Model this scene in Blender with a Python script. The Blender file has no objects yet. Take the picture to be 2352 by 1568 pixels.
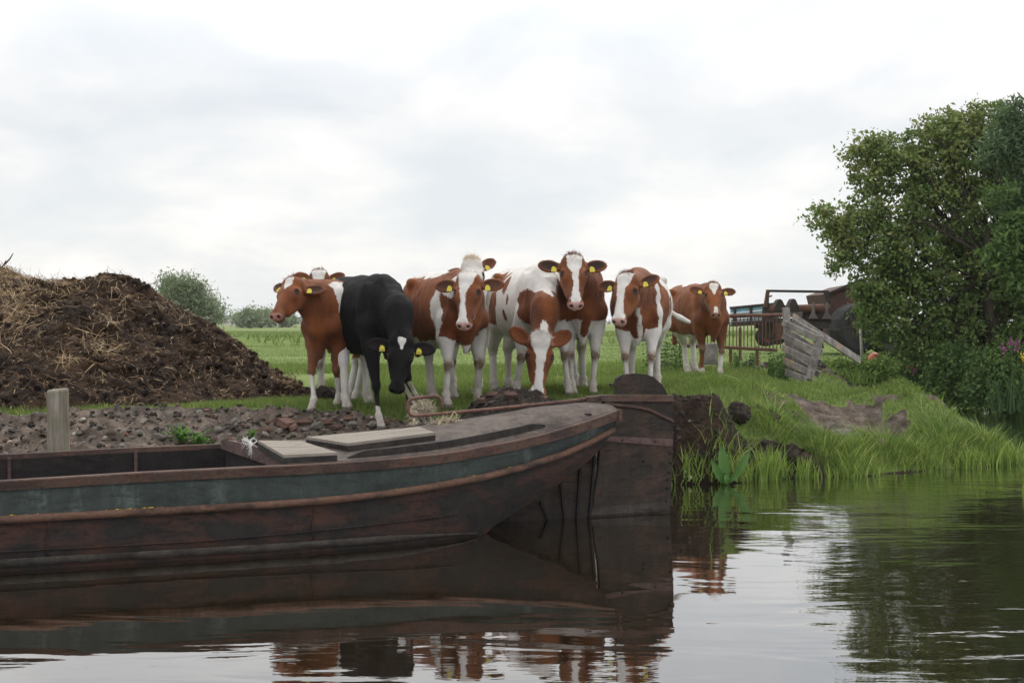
import bpy, math, random
import numpy as np
from mathutils import Vector, Matrix
random.seed(7)
RNG = np.random.RandomState(11)
R = math.radians
# ------------------------------------------------------------------ camera, sky, sun, exposure
scn = bpy.context.scene
COL = scn.collection
CAMH = 1.45
cam_d = bpy.data.cameras.new('camera'); cam = bpy.data.objects.new('camera', cam_d); COL.objects.link(cam)
cam.location = (0, 0, CAMH); cam.rotation_euler = (R(90), 0, 0)
cam_d.sensor_width = 36.0; cam_d.lens = 3000.0/2352.0*36.0; cam_d.shift_y = -44.0/2352.0
cam_d.clip_start = 0.1; cam_d.clip_end = 6000
scn.camera = cam
scn.view_settings.view_transform = 'Standard'
scn.view_settings.look = 'None'
scn.view_settings.gamma = 1.0
scn.view_settings.exposure = 0.12
SUN_EL, SUN_AZ = R(52), R(25)      # high soft sun behind the clouds, beyond the cows
world = bpy.data.worlds.new("World"); scn.world = world; world.use_nodes = True
def build_world():
    nt = world.node_tree; N = nt.nodes; L = nt.links; N.clear()
    out = N.new('ShaderNodeOutputWorld'); bg = N.new('ShaderNodeBackground')
    sky = N.new('ShaderNodeTexSky'); sky.sky_type = 'NISHITA'; sky.sun_disc = False
    sky.sun_elevation = SUN_EL; sky.sun_rotation = SUN_AZ
    sc = N.new('ShaderNodeVectorMath'); sc.operation = 'SCALE'; sc.inputs['Scale'].default_value = 0.10
    L.new(sky.outputs[0], sc.inputs[0])
    tc = N.new('ShaderNodeTexCoord')
    sep = N.new('ShaderNodeSeparateXYZ'); L.new(tc.outputs['Generated'], sep.inputs[0])
    # project directions on a cloud layer so that clouds flatten toward the horizon
    zz = N.new('ShaderNodeMath'); zz.operation = 'MAXIMUM'; zz.inputs[1].default_value = 0.0; L.new(sep.outputs[2], zz.inputs[0])
    za = N.new('ShaderNodeMath'); za.operation = 'ADD'; za.inputs[1].default_value = 0.32; L.new(zz.outputs[0], za.inputs[0])
    dx = N.new('ShaderNodeMath'); dx.operation = 'DIVIDE'; L.new(sep.outputs[0], dx.inputs[0]); L.new(za.outputs[0], dx.inputs[1])
    dy = N.new('ShaderNodeMath'); dy.operation = 'DIVIDE'; L.new(sep.outputs[1], dy.inputs[0]); L.new(za.outputs[0], dy.inputs[1])
    cb = N.new('ShaderNodeCombineXYZ'); L.new(dx.outputs[0], cb.inputs[0]); L.new(dy.outputs[0], cb.inputs[1])
    n1 = N.new('ShaderNodeTexNoise'); n1.inputs['Scale'].default_value = 2.3; n1.inputs['Detail'].default_value = 7; n1.inputs['Roughness'].default_value = 0.52
    n1.inputs['Distortion'].default_value = 0.25
    L.new(cb.outputs[0], n1.inputs['Vector'])
    r1 = N.new('ShaderNodeValToRGB'); L.new(n1.outputs[0], r1.inputs[0])
    e = r1.color_ramp.elements; e[0].position = 0.34; e[0].color = (0.79, 0.825, 0.855, 1); e[1].position = 0.66; e[1].color = (1.10, 1.09, 1.07, 1)
    m = e.new(0.47); m.color = (0.905, 0.91, 0.912, 1); m = e.new(0.55); m.color = (1.0, 0.978, 0.955, 1)
    # overcast sky brightens with elevation
    br = N.new('ShaderNodeMapRange'); L.new(sep.outputs[2], br.inputs[0])
    br.inputs['From Min'].default_value = 0.16; br.inputs['From Max'].default_value = 0.62; br.inputs['To Min'].default_value = 0.955; br.inputs['To Max'].default_value = 2.0
    s2 = N.new('ShaderNodeVectorMath'); s2.operation = 'SCALE'; L.new(r1.outputs[0], s2.inputs[0]); L.new(br.outputs[0], s2.inputs['Scale'])
    # lighter milky zone to the upper middle of the view
    mx = N.new('ShaderNodeMix'); mx.data_type = 'RGBA'; mx.inputs[0].default_value = 0.88
    L.new(sc.outputs[0], mx.inputs[6]); L.new(s2.outputs[0], mx.inputs[7])
    L.new(mx.outputs[2], bg.inputs['Color']); bg.inputs['Strength'].default_value = 1.0
    L.new(bg.outputs[0], out.inputs[0])
build_world()
sun_d = bpy.data.lights.new('sun', 'SUN'); sun = bpy.data.objects.new('sun', sun_d); COL.objects.link(sun)
sun_d.energy = 1.5; sun_d.angle = R(14); sun_d.color = (1.0, 0.96, 0.90)
sdir = Vector((math.sin(SUN_AZ)*math.cos(SUN_EL), math.cos(SUN_AZ)*math.cos(SUN_EL), math.sin(SUN_EL)))
sun.rotation_euler = (-sdir).to_track_quat('-Z', 'Y').to_euler()

# ------------------------------------------------------------------ helpers
def P(px, py, Y):
    """world point seen at photo pixel (2352 px wide) at distance Y"""
    return Vector(((px-1176.0)/3000.0*Y, Y, CAMH-(py-740.0)/3000.0*Y))
def XY(px, Y): return (px-1176.0)/3000.0*Y
def tag(o, label=None, cat=None, group=None, kind=None):
    if label: o['label'] = label
    if cat: o['category'] = cat
    if group: o['group'] = group
    if kind: o['kind'] = kind
    return o
def empty(name, loc=(0, 0, 0), rz=0.0, s=1.0):
    o = bpy.data.objects.new(name, None); COL.objects.link(o)
    o.location = loc; o.rotation_euler = (0, 0, rz); o.scale = (s, s, s); o.empty_display_size = 0.2
    return o
def link_mesh(name, me, mat, parent=None):
    o = bpy.data.objects.new(name, me); COL.objects.link(o)
    if mat is not None:
        for m in (mat if isinstance(mat, (list, tuple)) else [mat]): me.materials.append(m)
    if parent is not None: o.parent = parent
    return o
def np_mesh(name, V, F, smooth=False):
    """fast mesh from numpy arrays; F is (n,3) or (n,4)"""
    V = np.ascontiguousarray(V, dtype=np.float32); F = np.ascontiguousarray(F, dtype=np.int32)
    me = bpy.data.meshes.new(name); k = F.shape[1]
    me.vertices.add(len(V)); me.vertices.foreach_set('co', V.ravel())
    me.loops.add(F.size); me.loops.foreach_set('vertex_index', F.ravel())
    me.polygons.add(len(F))
    me.polygons.foreach_set('loop_start', np.arange(0, F.size, k, dtype=np.int32))
    me.polygons.foreach_set('loop_total', np.full(len(F), k, dtype=np.int32))
    me.polygons.foreach_set('use_smooth', np.full(len(F), smooth, dtype=bool))
    me.update(calc_edges=True)
    return me
def add_attr(me, name, arr, typ='FLOAT'):
    a = me.attributes.new(name, typ, 'POINT')
    if typ == 'FLOAT': a.data.foreach_set('value', np.ascontiguousarray(arr, dtype=np.float32))
    else: a.data.foreach_set('vector', np.ascontiguousarray(arr, dtype=np.float32).ravel())
def hash3(ix, iy, iz, seed=0):
    h = (ix.astype(np.int64)*374761393 + iy.astype(np.int64)*668265263 + iz.astype(np.int64)*2147483647 + seed*974711) & 0xffffffff
    h = ((h ^ (h >> 13))*1274126177) & 0xffffffff
    h = (h ^ (h >> 16)) & 0xffff
    return h.astype(np.float64)/65535.0
def vnoise(x, y, z=None, seed=0):
    if z is None: z = np.zeros_like(x)
    xi, yi, zi = np.floor(x), np.floor(y), np.floor(z)
    fx, fy, fz = x-xi, y-yi, z-zi
    fx = fx*fx*(3-2*fx); fy = fy*fy*(3-2*fy); fz = fz*fz*(3-2*fz)
    xi = xi.astype(np.int64); yi = yi.astype(np.int64); zi = zi.astype(np.int64)
    r = 0
    for a in (0, 1):
        for b in (0, 1):
            for c in (0, 1):
                w = (fx if a else 1-fx)*(fy if b else 1-fy)*(fz if c else 1-fz)
                r = r + w*hash3(xi+a, yi+b, zi+c, seed)
    return r
def fbm(x, y, z=None, oct=4, seed=0, gain=0.5):
    s = 0; a = 1; t = 0; f = 1
    if z is None: z = np.zeros_like(x)
    for i in range(oct):
        s = s + a*vnoise(x*f+17.3*i, y*f-9.1*i, z*f+3.7*i, seed+i); t += a; a *= gain; f *= 2.03
    return s/t
def sstep(a, b, x):
    t = np.clip((x-a)/(b-a), 0, 1); return t*t*(3-2*t)

class MB:
    """collects simple shapes; build() links them as ONE mesh object"""
    def __init__(self): self.v = []; self.f = []; self.sm = []
    def raw(self, vs, fs, smooth=False):
        o = len(self.v); self.v.extend([tuple(p) for p in vs]); self.f.extend([tuple(i+o for i in q) for q in fs]); self.sm.extend([smooth]*len(fs)); return self
    def box(self, c, s, rot=None, bevel=0.0, taper=None):
        """c centre, s full sizes, rot Matrix 3x3"""
        rot = rot or Matrix.Identity(3); c = Vector(c); hx, hy, hz = s[0]/2, s[1]/2, s[2]/2
        b = min(bevel, hx*.45, hy*.45, hz*.45)
        if b <= 0:
            vs = [Vector((x, y, z)) for x in (-hx, hx) for y in (-hy, hy) for z in (-hz, hz)]
            fs = [(0, 1, 3, 2), (4, 6, 7, 5), (0, 4, 5, 1), (2, 3, 7, 6), (0, 2, 6, 4), (1, 5, 7, 3)]
            return self.raw([c+rot@v for v in vs], fs)
        vs = []; idx = {}
        for sx in (-1, 1):
            for sy in (-1, 1):
                for sz in (-1, 1):
                    for ax in range(3):
                        p = [sx*(hx-b), sy*(hy-b), sz*(hz-b)]; p[ax] = (sx*hx, sy*hy, sz*hz)[ax]
                        idx[(sx, sy, sz, ax)] = len(vs); vs.append(c+rot@Vector(p))
        fs = []
        for s1 in (-1, 1):
            fs.append([idx[(s1, -1, -1, 0)], idx[(s1, 1, -1, 0)], idx[(s1, 1, 1, 0)], idx[(s1, -1, 1, 0)]][::s1])
            fs.append([idx[(-1, s1, -1, 1)], idx[(1, s1, -1, 1)], idx[(1, s1, 1, 1)], idx[(-1, s1, 1, 1)]][::-s1])
            fs.append([idx[(-1, -1, s1, 2)], idx[(1, -1, s1, 2)], idx[(1, 1, s1, 2)], idx[(-1, 1, s1, 2)]][::s1])
        for a in (-1, 1):
            for d in (-1, 1):
                fs.append([idx[(a, d, -1, 0)], idx[(a, d, 1, 0)], idx[(a, d, 1, 1)], idx[(a, d, -1, 1)]])
                fs.append([idx[(a, -1, d, 0)], idx[(a, 1, d, 0)], idx[(a, 1, d, 2)], idx[(a, -1, d, 2)]])
                fs.append([idx[(-1, a, d, 1)], idx[(1, a, d, 1)], idx[(1, a, d, 2)], idx[(-1, a, d, 2)]])
        for sx in (-1, 1):
            for sy in (-1, 1):
                for sz in (-1, 1): fs.append([idx[(sx, sy, sz, 0)], idx[(sx, sy, sz, 1)], idx[(sx, sy, sz, 2)]])
        return self.raw(vs, fs)
    def beam(self, a, b, w, h, up=(0, 0, 1), bevel=0.0):
        a = Vector(a); b = Vector(b); d = (b-a); L = d.length; d.normalize(); up = Vector(up)
        s = d.cross(up); s = s.normalized() if s.length > 1e-5 else Vector((1, 0, 0)); u = s.cross(d)
        rot = Matrix((d, s, u)).transposed()
        return self.box((a+b)/2, (L, w, h), rot, bevel)
    def tube(self, pts, rad, n=10, caps=True, smooth=True, flat=1.0):
        pts = [Vector(p) for p in pts]; m = len(pts)
        rad = [rad]*m if not hasattr(rad, '__len__') else rad
        vs = []; prev = None
        for i, p in enumerate(pts):
            t = (pts[min(i+1, m-1)]-pts[max(i-1, 0)]).normalized()
            if prev is None:
                q = t.orthogonal().normalized()
                if abs(t.z) < .9: q = t.cross(Vector((0, 0, 1))).normalized()
            else:
                q = prev-t*prev.dot(t); q = q.normalized() if q.length > 1e-6 else t.orthogonal().normalized()
            prev = q; w = t.cross(q)
            for k in range(n):
                an = 2*math.pi*k/n; vs.append(p+(q*math.cos(an)+w*math.sin(an)*flat)*rad[i])
        fs = []
        for i in range(m-1):
            for k in range(n): fs.append((i*n+k, i*n+(k+1) % n, (i+1)*n+(k+1) % n, (i+1)*n+k))
        self.raw(vs, fs, smooth)
        if caps:
            o = len(self.v)-len(vs)
            self.f.append(tuple(o+k for k in range(n))[::-1]); self.sm.append(False)
            self.f.append(tuple(o+(m-1)*n+k for k in range(n))); self.sm.append(False)
        return self
    def prism(self, poly, origin, ex, ey, ez, depth):
        """polygon (u,v) extruded symmetric along ez"""
        O = Vector(origin); ex = Vector(ex); ey = Vector(ey); ez = Vector(ez); n = len(poly)
        vs = [O+ex*u+ey*v-ez*depth/2 for u, v in poly]+[O+ex*u+ey*v+ez*depth/2 for u, v in poly]
        fs = [tuple(range(n))[::-1], tuple(range(n, 2*n))]+[(i, (i+1) % n, n+(i+1) % n, n+i) for i in range(n)]
        return self.raw(vs, fs)
    def build(self, name, mat, parent=None, inv=None):
        me = bpy.data.meshes.new(name); me.from_pydata(self.v, [], self.f)
        me.polygons.foreach_set('use_smooth', self.sm); me.update()
        o = link_mesh(name, me, mat, parent)
        return o

# ------------------------------------------------------------------ material helpers
class NT:
    def __init__(self, name, rough=0.8, spec=0.3):
        self.m = bpy.data.materials.new(name); self.m.use_nodes = True
        self.nt = self.m.node_tree; self.N = self.nt.nodes; self.L = self.nt.links
        self.b = self.N['Principled BSDF']; self.b.inputs['Roughness'].default_value = rough
        self.b.inputs['Specular IOR Level'].default_value = spec
        self._obj = None
    def coord(self, kind='Object'):
        t = self.N.new('ShaderNodeTexCoord'); return t.outputs[kind]
    def pos(self):
        g = self.N.new('ShaderNodeNewGeometry'); return g.outputs['Position']
    def attr(self, name, out='Fac'):
        a = self.N.new('ShaderNodeAttribute'); a.attribute_name = name; return a.outputs[out]
    def map(self, vec, scale=(1, 1, 1), rot=(0, 0, 0), loc=(0, 0, 0)):
        m = self.N.new('ShaderNodeMapping'); self.L.new(vec, m.inputs[0])
        m.inputs['Scale'].default_value = scale; m.inputs['Rotation'].default_value = rot; m.inputs['Location'].default_value = loc
        return m.outputs[0]
    def noise(self, vec, scale=5, detail=4, rough=0.55, dist=0.0):
        n = self.N.new('ShaderNodeTexNoise'); self.L.new(vec, n.inputs['Vector'])
        n.inputs['Scale'].default_value = scale; n.inputs['Detail'].default_value = detail; n.inputs['Roughness'].default_value = rough
        n.inputs['Distortion'].default_value = dist
        return n.outputs[0]
    def voronoi(self, vec, scale=5, feature='F1', out='Distance'):
        n = self.N.new('ShaderNodeTexVoronoi'); n.feature = feature; self.L.new(vec, n.inputs['Vector']); n.inputs['Scale'].default_value = scale
        return n.outputs[out]
    def ramp(self, fac, stops):
        r = self.N.new('ShaderNodeValToRGB'); self.L.new(fac, r.inputs[0]); e = r.color_ramp.elements
        while len(e) < len(stops): e.new(0.5)
        for i, (p, c) in enumerate(stops):
            e[i].position = p; e[i].color = (c, c, c, 1) if not hasattr(c, '__len__') else (c[0], c[1], c[2], 1)
        return r.outputs[0]
    def val(self, v):
        n = self.N.new('ShaderNodeValue'); n.outputs[0].default_value = v; return n.outputs[0]
    def math(self, op, a, b=None, clamp=False):
        n = self.N.new('ShaderNodeMath'); n.operation = op; n.use_clamp = clamp
        for i, q in enumerate((a, b)):
            if q is None: continue
            if isinstance(q, (int, float)): n.inputs[i].default_value = q
            else: self.L.new(q, n.inputs[i])
        return n.outputs[0]
    def mix(self, fac, a, b, mode='MIX'):
        n = self.N.new('ShaderNodeMix'); n.data_type = 'RGBA'; n.blend_type = mode
        for i, q in ((0, fac), (6, a), (7, b)):
            if isinstance(q, (int, float)): n.inputs[i].default_value = q
            elif isinstance(q, (tuple, list)): n.inputs[i].default_value = (q[0], q[1], q[2], 1)
            else: self.L.new(q, n.inputs[i])
        return n.outputs[2]
    def bump(self, h, strength=0.4, dist=0.02, normal=None):
        n = self.N.new('ShaderNodeBump'); n.inputs['Strength'].default_value = strength; n.inputs['Distance'].default_value = dist
        self.L.new(h, n.inputs['Height'])
        if normal is not None: self.L.new(normal, n.inputs['Normal'])
        return n.outputs[0]
    def done(self, color=None, normal=None, rough=None):
        if color is not None:
            if isinstance(color, (tuple, list)): self.b.inputs['Base Color'].default_value = (color[0], color[1], color[2], 1)
            else: self.L.new(color, self.b.inputs['Base Color'])
        if normal is not None: self.L.new(normal, self.b.inputs['Normal'])
        if rough is not None: self.L.new(rough, self.b.inputs['Roughness'])
        return self.m
def simple_mat(name, c1, c2, scale=8, rough=0.8, bump=0.3, dist=0.01, spec=0.3, stretch=(1, 1, 1), metal=0.0):
    t = NT(name, rough, spec); v = t.map(t.coord(), stretch)
    n = t.noise(v, scale, 6, 0.62); t.b.inputs['Metallic'].default_value = metal
    return t.done(t.ramp(n, [(0.32, c1), (0.68, c2)]), t.bump(t.noise(v, scale*3, 5, .6), bump, dist))
# ------------------------------------------------------------------ terrain
SHORE = np.array([(-300, -90), (-30, 0.2), (-10, 7.05), (-4, 9.2), (-1.5, 10.05), (0.4, 10.85), (1.25, 11.45), (1.45, 11.68), (2.04, 11.78), (2.7, 12.1),
    (3.37, 12.3), (4.2, 12.85), (4.85, 13.1), (5.2, 13.3), (5.35, 13.7), (5.2, 14.4), (5.0, 15.0), (4.85, 16.0), (5.05, 18), (5.65, 20), (6.5, 23), (7.3, 26.3), (8.3, 26.6),
    (8.4, 24.8), (8.1, 23.0), (8.7, 21.9), (12, 20.7), (30, 19), (300, 5), (2000, -50), (5000, 3000), (0, 6000), (-5000, 3000), (-2000, -300)], float)
def signed_dist(x, y, poly=SHORE):
    d = np.full(x.shape, 1e9); inside = np.zeros(x.shape, bool); n = len(poly)
    for i in range(n):
        ax, ay = poly[i]; bx, by = poly[(i+1) % n]; ex, ey = bx-ax, by-ay; L = ex*ex+ey*ey
        t = np.clip(((x-ax)*ex+(y-ay)*ey)/L, 0, 1)
        d = np.minimum(d, np.hypot(x-ax-t*ex, y-ay-t*ey))
        c = ((ay > y) != (by > y)); xx = ax+(y-ay)/(by-ay if by != ay else 1e-9)*ex
        inside ^= (c & (x < xx))
    return np.where(inside, d, -d)
def rubble_edge(x):          # y where the rubble strip gives way to grass, left of the rudder
    return np.interp(x, [-12, -6, -4.3, -3.4, -2.6, -1.9, -1.3, -.6, 0.3, 1.0, 1.6], [8.9, 10.3, 11.15, 11.75, 11.95, 11.95, 11.75, 11.7, 11.95, 12.0, 11.95])
def gauss(x, y, cx, cy, sx, sy, rot=0.0):
    c, s = math.cos(rot), math.sin(rot); u = (x-cx)*c+(y-cy)*s; v = -(x-cx)*s+(y-cy)*c
    return np.exp(-(u/sx)**2-(v/sy)**2)
TUSSOCKS = [(3.72, 12.98, .40, .17), (3.02, 12.62, .30, .14), (4.42, 13.35, .36, .15), (4.88, 13.5, .26, .12), (2.55, 12.72, .22, .10), (4.2, 14.05, .24, .06), (2.02, 13.2, .40, .08), (2.6, 13.7, .36, .09), (2.92, 13.35, .26, .13), (3.95, 14.75, .30, .09), (3.35, 12.75, .25, .10), (4.05, 13.1, .24, .12)]
def terrain(x, y):
    """returns height, mud mask (0 grass .. 1 bare)"""
    x = np.asarray(x, float); y = np.asarray(y, float)
    wob = (fbm(x*1.1, y*1.1, oct=3, seed=3)-.5)*0.35
    sd0 = signed_dist(x, y); sd = sd0+wob*np.clip(1-np.abs(sd0)/3, 0, 1)
    top = 0.645+0.075*sstep(-.9, .8, x)+0.05*sstep(14, 20, y)*sstep(.8, -.9, x)
    top = top+0.03*(fbm(x*.5, y*.5, oct=3, seed=5)-.5)*np.clip(2-y/60, 0, 1)*2
    # width over which the bank climbs
    w = np.interp(x, [-6, -1, .8, 1.3, 1.9, 2.3, 3.2, 4.2, 5, 7, 9], [2.3, 2.2, 1.2, .35, .45, 1.2, 1.9, 1.4, .9, .8, 1.2])
    t = np.clip(sd/w, -3, 1)
    prof = np.where(t > 0, np.where(x < 1.1, 1-(1-t)**2, 0.35*t+0.65*(t*t*(3-2*t))), t*1.2)
    z = top*np.where(t > 0, prof, 0)+np.where(t <= 0, np.maximum(t*.5, -0.9), 0)
    land = sstep(-.05, .25, sd)
    # mounds of dug earth and lumps along the bank right of the rudder
    z = z+land*np.clip(sd*2, 0, 1)*.16*(fbm(x*1.35+3, y*1.35, oct=2, seed=13)-.45)*sstep(1.4, 2.2, x)*sstep(17, 15, y)*2
    for (tx, ty, tr, th) in TUSSOCKS: z = z+th*gauss(x, y, tx, ty, tr*.62, tr*.62)*np.clip(sd*6, 0, 1)
    z = z+0.10*gauss(x, y, 2.35, 12.9, .55, .35)+0.05*gauss(x, y, 3.6, 13.3, .5, .4)*land+0.10*gauss(x, y, 4.3, 14.0, .5, .4)
    z = z-0.07*gauss(x, y, 3.5, 13.5, .8, .4, -.3)
    near = np.clip(1.6-y/14, 0, 1)
    z = z+land*(fbm(x*2.2, y*2.2, oct=4, seed=9)-.5)*0.10*np.clip(2.2-y/14, 0.0, 1)
    re = rubble_edge(x)+(fbm(x*2, y*0, oct=3, seed=21)-.5)*.35
    rub = sstep(.12, -.10, y-re)*sstep(1.9, 1.5, x)
    # steep peat face right of the rudder, bare patch on the slope, trampled strip by the gate
    peat = np.clip(sstep(.72, .35, sd)*sstep(1.0, 1.2, x)*sstep(3.6, 2.2, x)*1.3, 0, 1)
    n2 = fbm(x*1.8, y*1.8, oct=4, seed=31)
    bare = np.clip(gauss(x, y, 3.45, 13.55, .78, .52, -.25)*2.0+gauss(x, y, 2.55, 12.85, .35, .25)*1.1+gauss(x, y, 4.45, 14.3, .35, .25)*1.1+gauss(x, y, 4.55, 13.9, .25, .2)*1.0, 0, 1.6)
    bare = sstep(.42, .60, bare*(.05+n2*1.7))*(fbm(x*5, y*5, oct=3, seed=33) > .40)
    strip = sstep(.5, .75, np.clip(gauss(x, y, 4.2, 20.6, 2.3, .55)*1.5, 0, 1)*(.5+n2))
    flat = (x > -7) & (y < 40)
    gaps = sstep(.47, .40, fbm(x*3.1, y*3.1, oct=3, seed=35))*np.exp(-(np.maximum(sd, 0)/.55)**2)*sstep(1.4, 1.8, x)*sstep(16, 15, y)
    z = z-.06*gaps*land
    mud = np.clip(np.maximum.reduce([rub, peat, bare, strip, gaps, sstep(.12, .0, sd)*.8]), 0, 1)*np.where(y < 60, 1, 0)
    r = fbm(x*6, y*6, oct=4, seed=41)-.5; r2 = np.abs(fbm(x*14, y*14, oct=3, seed=47)-.5)
    z = z+land*(rub*(r*.17+r2*.14)+peat*(1-rub)*(r*.22)+bare*r*.14+strip*(r*.22+.04))
    # ditch across the far meadow
    yd = 47+x*.12; z = z-0.5*np.exp(-((y-yd)/1.6)**2)+0.22*np.exp(-((y-yd-3.2)/1.5)**2)*(.6+.8*fbm(x*.5, y*.5, seed=50))
    return z, mud
def tz(x, y):
    z, m = terrain(np.array([x]), np.array([y])); return float(z[0])

def mat_ground():
    t = NT('ground_turf_and_mud', .95, .15); p = t.pos(); mud = t.attr('mud')
    n1 = t.noise(p, .35, 5, .6); n2 = t.noise(p, 3.0, 6, .65); n3 = t.noise(p, 26, 5, .7)
    g = t.mix(n2, (.080, .125, .028), (.140, .190, .048)); g = t.mix(t.ramp(n1, [(.35, 0), (.7, .8)]), g, (.172, .222, .068))
    sep = t.N.new('ShaderNodeSeparateXYZ'); t.L.new(p, sep.inputs[0])
    # the meadow gets rougher and straw-coloured toward the far edge
    far = t.N.new('ShaderNodeMapRange'); t.L.new(sep.outputs[1], far.inputs[0]); far.inputs['From Min'].default_value = 90; far.inputs['From Max'].default_value = 260
    band = t.ramp(t.noise(t.map(p, (.004, .02, 1)), 4, 4, .6), [(.38, 0), (.62, 1)])
    g = t.mix(t.math('MULTIPLY', far.outputs[0], band), g, (.22, .23, .10))
    lum = t.ramp(n3, [(.25, .55), (.75, 1.25)])
    g = t.mix(1.0, g, lum, 'MULTIPLY')
    s = t.ramp(t.noise(p, 7, 7, .7), [(.3, (.028, .022, .017)), (.48, (.085, .074, .064)), (.62, (.16, .14, .122)), (.8, (.25, .225, .20))])
    s2 = t.ramp(t.noise(p, 2.2, 5, .6), [(.35, (.75, .72, .70)), (.7, (1.2, 1.05, .95))]); s = t.mix(1.0, s, s2, 'MULTIPLY')
    wet = t.ramp(t.math('MULTIPLY', sep.outputs[2], 1.0), [(0.0, (.30, .27, .24)), (.14, (1, 1, 1))]); s = t.mix(1.0, s, wet, 'MULTIPLY')
    pk = t.attr('peat'); s = t.mix(pk, s, t.mix(1.0, s, (.24, .19, .155), 'MULTIPLY'))
    mf = t.math('ADD', mud, t.math('MULTIPLY', t.math('SUBTRACT', n3, .5), .8)); mf = t.ramp(mf, [(.42, 0), (.56, 1)])
    col = t.mix(mf, g, s)
    h = t.math('ADD', t.math('MULTIPLY', t.noise(p, 18, 8, .7), 1.0), t.math('MULTIPLY', t.voronoi(p, 22), .5))
    return t.done(col, t.bump(h, .7, .035))
def build_ground():
    nu, nv = 620, 640
    u = np.linspace(-1, 1, nu); u = (u*0.55+u**3*0.75)                       # denser in the middle of the view
    v = np.concatenate([np.linspace(5.5, 9.0, 16)[:-1], np.linspace(9.0, 17.5, 340)[:-1], 17.5*(4000/17.5)**(np.linspace(0, 1, nv-354))])
    nv = len(v)
    U, Vv = np.meshgrid(u, v); Y = Vv; X = U*(Vv+0.0)
    x = X.ravel(); y = Y.ravel(); z, mud = terrain(x, y)
    sd = signed_dist(x, y)
    peat = sstep(1.0, 1.25, x)*sstep(3.4, 2.0, x)*sstep(1.2, .6, sd)*(y < 20)
    idx = np.arange(nu*nv).reshape(nv, nu)
    F = np.stack([idx[:-1, :-1], idx[:-1, 1:], idx[1:, 1:], idx[1:, :-1]], -1).reshape(-1, 4)
    me = np_mesh('ground', np.stack([x, y, z], -1), F, True); add_attr(me, 'mud', mud); add_attr(me, 'peat', peat)
    tag(link_mesh('ground', me, mat_ground()), kind='structure')
build_ground()

# ------------------------------------------------------------------ water
def build_water():
    m = bpy.data.materials.new('canal_water'); m.use_nodes = True; nt = m.node_tree; N = nt.nodes; L = nt.links
    N.clear(); out = N.new('ShaderNodeOutputMaterial')
    t = NT('tmp_water'); bpy.data.materials.remove(t.m); t.m = m; t.nt = nt; t.N = N; t.L = L
    p = t.pos(); sep = N.new('ShaderNodeSeparateXYZ'); L.new(p, sep.inputs[0])
    # ripples run across the water; calm in the lee of the boat, livelier toward open water
    w1 = t.noise(t.map(p, (.7, 2.0, 1), (0, 0, R(6))), 1.0, 2, .5, .8)
    w2 = t.noise(t.map(p, (3.2, 11, 1), (0, 0, R(-9))), 1.0, 3, .5)
    cr = N.new('ShaderNodeMapRange'); L.new(sep.outputs[0], cr.inputs[0]); cr.inputs['From Min'].default_value = 0.6; cr.inputs['From Max'].default_value = 2.6
    cy = N.new('ShaderNodeMapRange'); L.new(sep.outputs[1], cy.inputs[0]); cy.inputs['From Min'].default_value = 7.0; cy.inputs['From Max'].default_value = 5.6
    calm = t.math('MAXIMUM', t.math('MULTIPLY', cr.outputs[0], 1.0), t.math('MULTIPLY', cy.outputs[0], .38))
    patch = t.ramp(t.noise(p, .5, 3, .5), [(.35, .35), (.65, 1)])
    amp = t.math('ADD', .24, t.math('MULTIPLY', t.math('MULTIPLY', calm, patch), 1.25))
    h = t.math('MULTIPLY', t.math('ADD', w1, t.math('MULTIPLY', w2, t.math('MULTIPLY', calm, .30))), amp)
    bn = t.bump(h, 1.0, 0.012)
    dif = N.new('ShaderNodeBsdfDiffuse'); dif.inputs['Color'].default_value = (.012, .0085, .0045, 1)
    gl = N.new('ShaderNodeBsdfGlossy'); gl.inputs['Roughness'].default_value = 0.015; gl.inputs['Color'].default_value = (.95, .95, .95, 1)
    L.new(bn, gl.inputs['Normal'])
    fr = N.new('ShaderNodeFresnel'); fr.inputs['IOR'].default_value = 1.5; L.new(bn, fr.inputs['Normal'])
    f2 = t.math('MULTIPLY', fr.outputs[0], 1.65, True)
    mx = N.new('ShaderNodeMixShader'); L.new(f2, mx.inputs[0]); L.new(dif.outputs[0], mx.inputs[1]); L.new(gl.outputs[0], mx.inputs[2])
    L.new(mx.outputs[0], out.inputs[0])
    b = MB(); b.raw([(-400, -60, 0), (400, -60, 0), (400, 120, 0), (-400, 120, 0)], [(0, 1, 2, 3)])
    tag(b.build('water', m), kind='structure')
build_water()
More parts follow.
